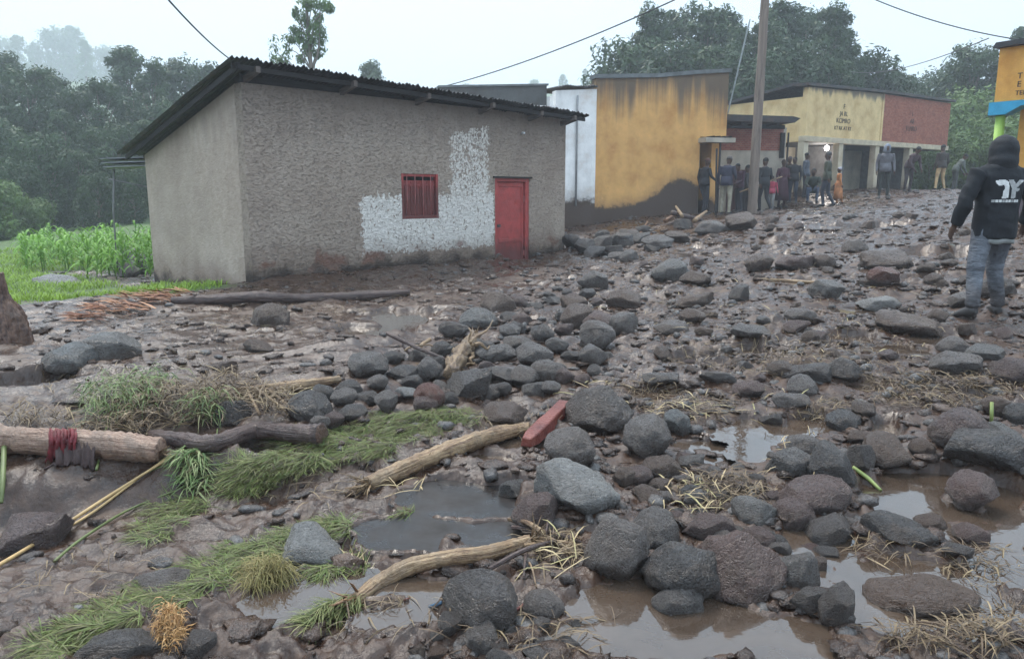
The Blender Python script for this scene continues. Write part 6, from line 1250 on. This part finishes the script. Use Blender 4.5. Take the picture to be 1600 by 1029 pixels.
# the man in the black jacket, close by
def main_man():
    base = at(1538, 495, 7.5); z = Hs(base[0], base[1]); root = empty('person', (base[0], base[1], z), R(4)); tag(root, 'man in black hooded jacket with white back print walking away at right', 'person')
    j = J(hl=(-.10, 0, .90), hr=(.10, 0, .90), kl=(-.165, -.03, .49), kr=(.14, .12, .50), al=(-.25, -.16, .12), ar=(.19, .10, .09), ftl=(-.29, -.02, .035), ftr=(.23, .27, .035), sl=(-.215, 0, 1.40), sr=(.215, 0, 1.40), el=(-.335, -.03, 1.12), er=(.335, -.03, 1.12), wl=(-.36, .06, .90), wr=(.36, .07, .91), head=(.03, .04, 1.60), neck=(.02, .02, 1.46))
    B = []; segs = []
    def limb_(a, b, ra, rb, tg, mid=None):
        m_ = (ra+rb)/2 if mid is None else mid
        B.append(ell_loft([(j[a]-(j[b]-j[a])*.04, ra*.8, ra*.8), (j[a], ra, ra), (j[a]*.55+j[b]*.45, m_, m_), (j[b], rb, rb), (j[b]+(j[b]-j[a])*.03, rb*.8, rb*.8)], 14)); segs.append((j[a], j[b], tg))
    B.append(ell_loft([(j['pelvis']-[0, 0, .12], .10, .09), (j['pelvis'], .165, .12), (j['waist'], .155, .11), (j['chest'], .185, .125), (np.array([.01, .01, 1.38]), .20, .11), (np.array([.015, .015, 1.43]), .12, .08), (j['neck'], .06, .06)], 20)); segs += [(j['pelvis']+[0, 0, .05], j['pelvis']-[0, 0, .08], 1), (j['waist'], j['neck'], 3)]
    hd = j['head']; B.append(ell_loft([(j['neck']-[0, 0, .05], .06, .06), (hd-[0, 0, .07], .054, .058)], 14)); B.append(ell_loft([(hd+[0, .02, -.118], .035, .04), (hd+[0, .015, -.09], .058, .075), (hd+[0, 0, -.03], .074, .092), (hd+[0, 0, .03], .078, .098), (hd+[0, 0, .08], .066, .086), (hd+[0, 0, .115], .03, .04)], 18)); segs += [(j['neck'], hd, 3)]
    B.append(tube_arrays([hd+[0, .09, .015], hd+[0, .12, -.02]], [.009, .017], 7)); B.append(tube_arrays([hd+[-.04, .09, .028], hd+[.04, .09, .028]], [.011, .011], 6)); B.append(tube_arrays([hd+[-.022, .085, -.058], hd+[.022, .085, -.058]], [.011, .011], 6))
    for s_ in ('l', 'r'):
        limb_('s'+s_, 'e'+s_, .06, .045, 3); limb_('e'+s_, 'w'+s_, .043, .032, 3); B.extend(fingers(j['w'+s_], j['e'+s_], .0092)); d = j['w'+s_]-j['e'+s_]; d /= np.linalg.norm(d); segs.append((j['w'+s_], j['w'+s_]+d*.16, 3))
        # jeans: loose, bunched at knee and ankle
        h_, k_, a_ = j['h'+s_], j['k'+s_], j['a'+s_]
        B.append(ell_loft([(h_+[0, 0, .05], .08, .09), (h_, .102, .115), (h_*.6+k_*.4, .092, .10), (k_+[0, 0, .05], .078, .085), (k_, .080, .086), (k_-[0, 0, .05], .072, .078), (k_*.5+a_*.5, .068, .076), (a_+[0, 0, .10], .060, .066), (a_+[0, 0, .05], .066, .072), (a_+[0, 0, .02], .058, .064)], 16)); segs += [(h_, k_, 1), (k_, a_+[0, 0, .03], 1)]
        f = j['ft'+s_]; B.append(ell_loft([(a_+(a_-f)*.32+[0, 0, -.05], .036, .035), (a_+[0, 0, -.03], .050, .058), (a_*.5+f*.5+[0, 0, -.01], .052, .048), (f, .050, .035), (f+(f-a_)*.2, .034, .024)], 12)); segs.append((a_-[0, 0, .05], f, 2))
    me = remesh(B, .0095, 3)
    jean = Mat('faded_blue_jeans', .85, (.12, .13, .16), .2); n_ = jean.noise(5, 5, .6); n2 = jean.noise(1, 4, .6, jean.coord(scale=(8, 8, 26))); Zj = jean.xyz()[2]
    c = jean.ramp(n_, [(.3, (.075, .082, .095)), (.6, (.145, .155, .175)), (.8, (.21, .22, .24))]); e_ = jean.math('ADD', Zj, jean.math('MULTIPLY', jean.math('SUBTRACT', n_, .5), .5)); c = jean.mix(jean.math('MULTIPLY', jean.math('SUBTRACT', 1, jean.step(e_, .12, .42)), .75), c, (.06, .048, .042)); jean.base(c); jean.bump(jean.math('ADD', n2, jean.math('MULTIPLY', jean.noise(14, 3), .8)), .9, .03)
    for m in (cloth((.02, .02, .022)), jean.m, simple('muddy_boots', (.032, .028, .026), .5, .4, 12, .3), SKIN): me.materials.append(m)
    C = np.empty(len(me.polygons)*3); me.polygons.foreach_get('center', C); C = C.reshape(-1, 3); D = []
    for a, b, tg in segs:
        ab_ = b-a; t = np.clip(((C-a) @ ab_)/(ab_ @ ab_), 0, 1); D.append(np.linalg.norm(C-a-t[:, None]*ab_, axis=1))
    idx = np.array([tg for _, _, tg in segs])[np.argmin(np.array(D), 0)]; me.polygons.foreach_set('material_index', idx.astype(np.int32)); link('body', me, None, root)
    # jacket: loose shell with sleeves, ending below the hips
    JB = [ell_loft([(np.array([0, 0, .775]), .200, .148), (np.array([0, 0, .80]), .212, .156), (np.array([0, 0, .95]), .205, .150), (np.array([0, 0, 1.10]), .205, .148), (np.array([.005, .0, 1.25]), .220, .152), (np.array([.01, .0, 1.36]), .230, .142), (np.array([.015, .005, 1.435]), .19, .120), (np.array([.02, .01, 1.48]), .10, .095), (np.array([.02, .015, 1.51]), .085, .085)], 26)]
    for s_ in ('l', 'r'):
        s0, e0, w0 = j['s'+s_], j['e'+s_], j['w'+s_]; sg = -1 if s_ == 'l' else 1
        JB.append(ell_loft([(s0-[sg*.10, 0, -.015], .070, .080), (s0+[sg*.01, 0, -.01], .084, .094), (s0*.5+e0*.5, .074, .080), (e0+[0, 0, .03], .068, .072), (e0-[0, 0, .03], .070, .074), (e0*.5+w0*.5, .062, .066), (w0*.85+e0*.15, .062, .066), (w0*.97+e0*.03, .052, .056)], 18))
    jm = remesh(JB, .012, 3, 'jacket'); n = len(jm.vertices); V = np.empty(n*3); jm.vertices.foreach_get('co', V); V = V.reshape(-1, 3); N = np.empty(n*3); jm.vertices.foreach_get('normal', N); N = N.reshape(-1, 3)
    P = V*np.array([5., 5, 9.]); f = noise3(P+.8*noise3(V*4, 3)[:, None], 71)*.010+noise3(V*np.array([13, 13, 7.]), 72)*.005; f *= 1-.65*((np.abs(V[:, 0]) < .15) & (V[:, 2] > 1.1) & (V[:, 1] < 0)); V = V+N*f[:, None]; jm.vertices.foreach_set('co', V.astype(np.float32).ravel()); jm.update()
    jmat = Mat('black_jacket_nylon', .75, (.012, .013, .016), .25); q = jmat.noise(7, 5, .6); jmat.base(jmat.ramp(q, [(.3, (.007, .008, .010)), (.7, (.017, .019, .023))])); jmat.bump(jmat.noise(18, 4, .6), .5, .012); jk = link('jacket', jm, jmat.m, root)
    GREY = simple('grey_shirt_hem', (.22, .23, .22), .85, .25, 8, .3); V, Fq = ell_loft([(np.array([0, 0, .86]), .185, .135), (np.array([0, 0, .76]), .195, .144), (np.array([0, 0, .735]), .194, .144)], 26); V[:, 2] += .008*np.sin(V[:, 0]*30)*(V[:, 2] < .8); link('shirt_hem', qmesh('shirt_hem', V, Fq), GREY, root)
    # hood pulled up
    hr = [(np.array([.02, .0, 1.44]), .125, .115), (np.array([.02, -.005, 1.50]), .128, .125), (hd+[0, -.02, -.05], .122, .135), (hd+[0, -.02, .03], .125, .138), (hd+[0, -.02, .09], .108, .120), (hd+[0, -.02, .135], .070, .080), (hd+[0, -.02, .155], .02, .03)]
    hm_ = remesh([ell_loft(hr, 24)], .012, 3, 'hood'); n = len(hm_.vertices); V = np.empty(n*3); hm_.vertices.foreach_get('co', V); V = V.reshape(-1, 3); V *= 1; V += (noise3(V*11, 81)*.007)[:, None]*np.array([1, 1, .6]); hm_.vertices.foreach_set('co', V.astype(np.float32).ravel()); link('hood', hm_, simple('black_hood_fabric', (.014, .015, .018), .8, .3, 10, .5, 30), root)
    # white back print, laid on the cloth of the back
    bvh = BVHTree.FromPolygons([v.co[:] for v in jm.vertices], [p.vertices[:] for p in jm.polygons])
    def onback(x, zz):
        h_ = bvh.ray_cast(Vector((x, -1, zz)), Vector((0, 1, 0))); return (x, (h_[0].y if h_[0] else -.16)-.004, zz)
    WHITE = simple('white_print', (.62, .62, .60), .7, .2, 20); GPR = simple('grey_print', (.34, .34, .33), .7, .3, 20)
    def print_poly(pts, mat):
        # fan of small quads following the cloth
        bm = bmesh.new(); pts = np.array(pts, float); x0, x1 = pts[:, 0].min(), pts[:, 0].max(); z0, z1 = pts[:, 1].min(), pts[:, 1].max(); st = .006; nx = int((x1-x0)/st)+2; nz = int((z1-z0)/st)+2; vs = {}
        def inside(x, y):
            c = False; k = len(pts)-1
            for i in range(len(pts)):
                if (pts[i, 1] > y) != (pts[k, 1] > y) and x < (pts[k, 0]-pts[i, 0])*(y-pts[i, 1])/(pts[k, 1]-pts[i, 1])+pts[i, 0]: c = not c
                k = i
            return c
        def vv(i, k):
            if (i, k) not in vs: vs[i, k] = bm.verts.new(onback(x0+i*st, z0+k*st))
            return vs[i, k]
        for i in range(nx):
            for k in range(nz):
                if inside(x0+(i+.5)*st, z0+(k+.5)*st): bm.faces.new((vv(i, k), vv(i+1, k), vv(i+1, k+1), vv(i, k+1)))
        o = link('back_print', bm_mesh('back_print', bm), mat, jk)
    Z = lambda y_: 1.335-(y_-280)/3.2/160; X = lambda x_: (x_-338)/3.2/160+.01
    def pp(l, m): print_poly([(X(a), Z(b)) for a, b in l], m)
    pp([(270, 283), (312, 281), (328, 292), (332, 320), (330, 368), (302, 370), (303, 340), (312, 318), (305, 306), (284, 309), (272, 298)], WHITE)
    pp([(326, 282), (352, 282), (366, 300), (385, 281), (414, 281), (404, 296), (388, 306), (372, 320), (392, 322), (388, 334), (370, 336), (368, 368), (344, 370), (346, 325)], GPR)
    pp([(392, 282), (416, 282), (410, 292), (396, 292)], WHITE)
    for k in range(9): x_ = 262+k*14.5; pp([(x_, 375), (x_+11.5, 375), (x_+11.5, 388), (x_, 388)], WHITE if k % 3 else GPR)
    return root
main_man()
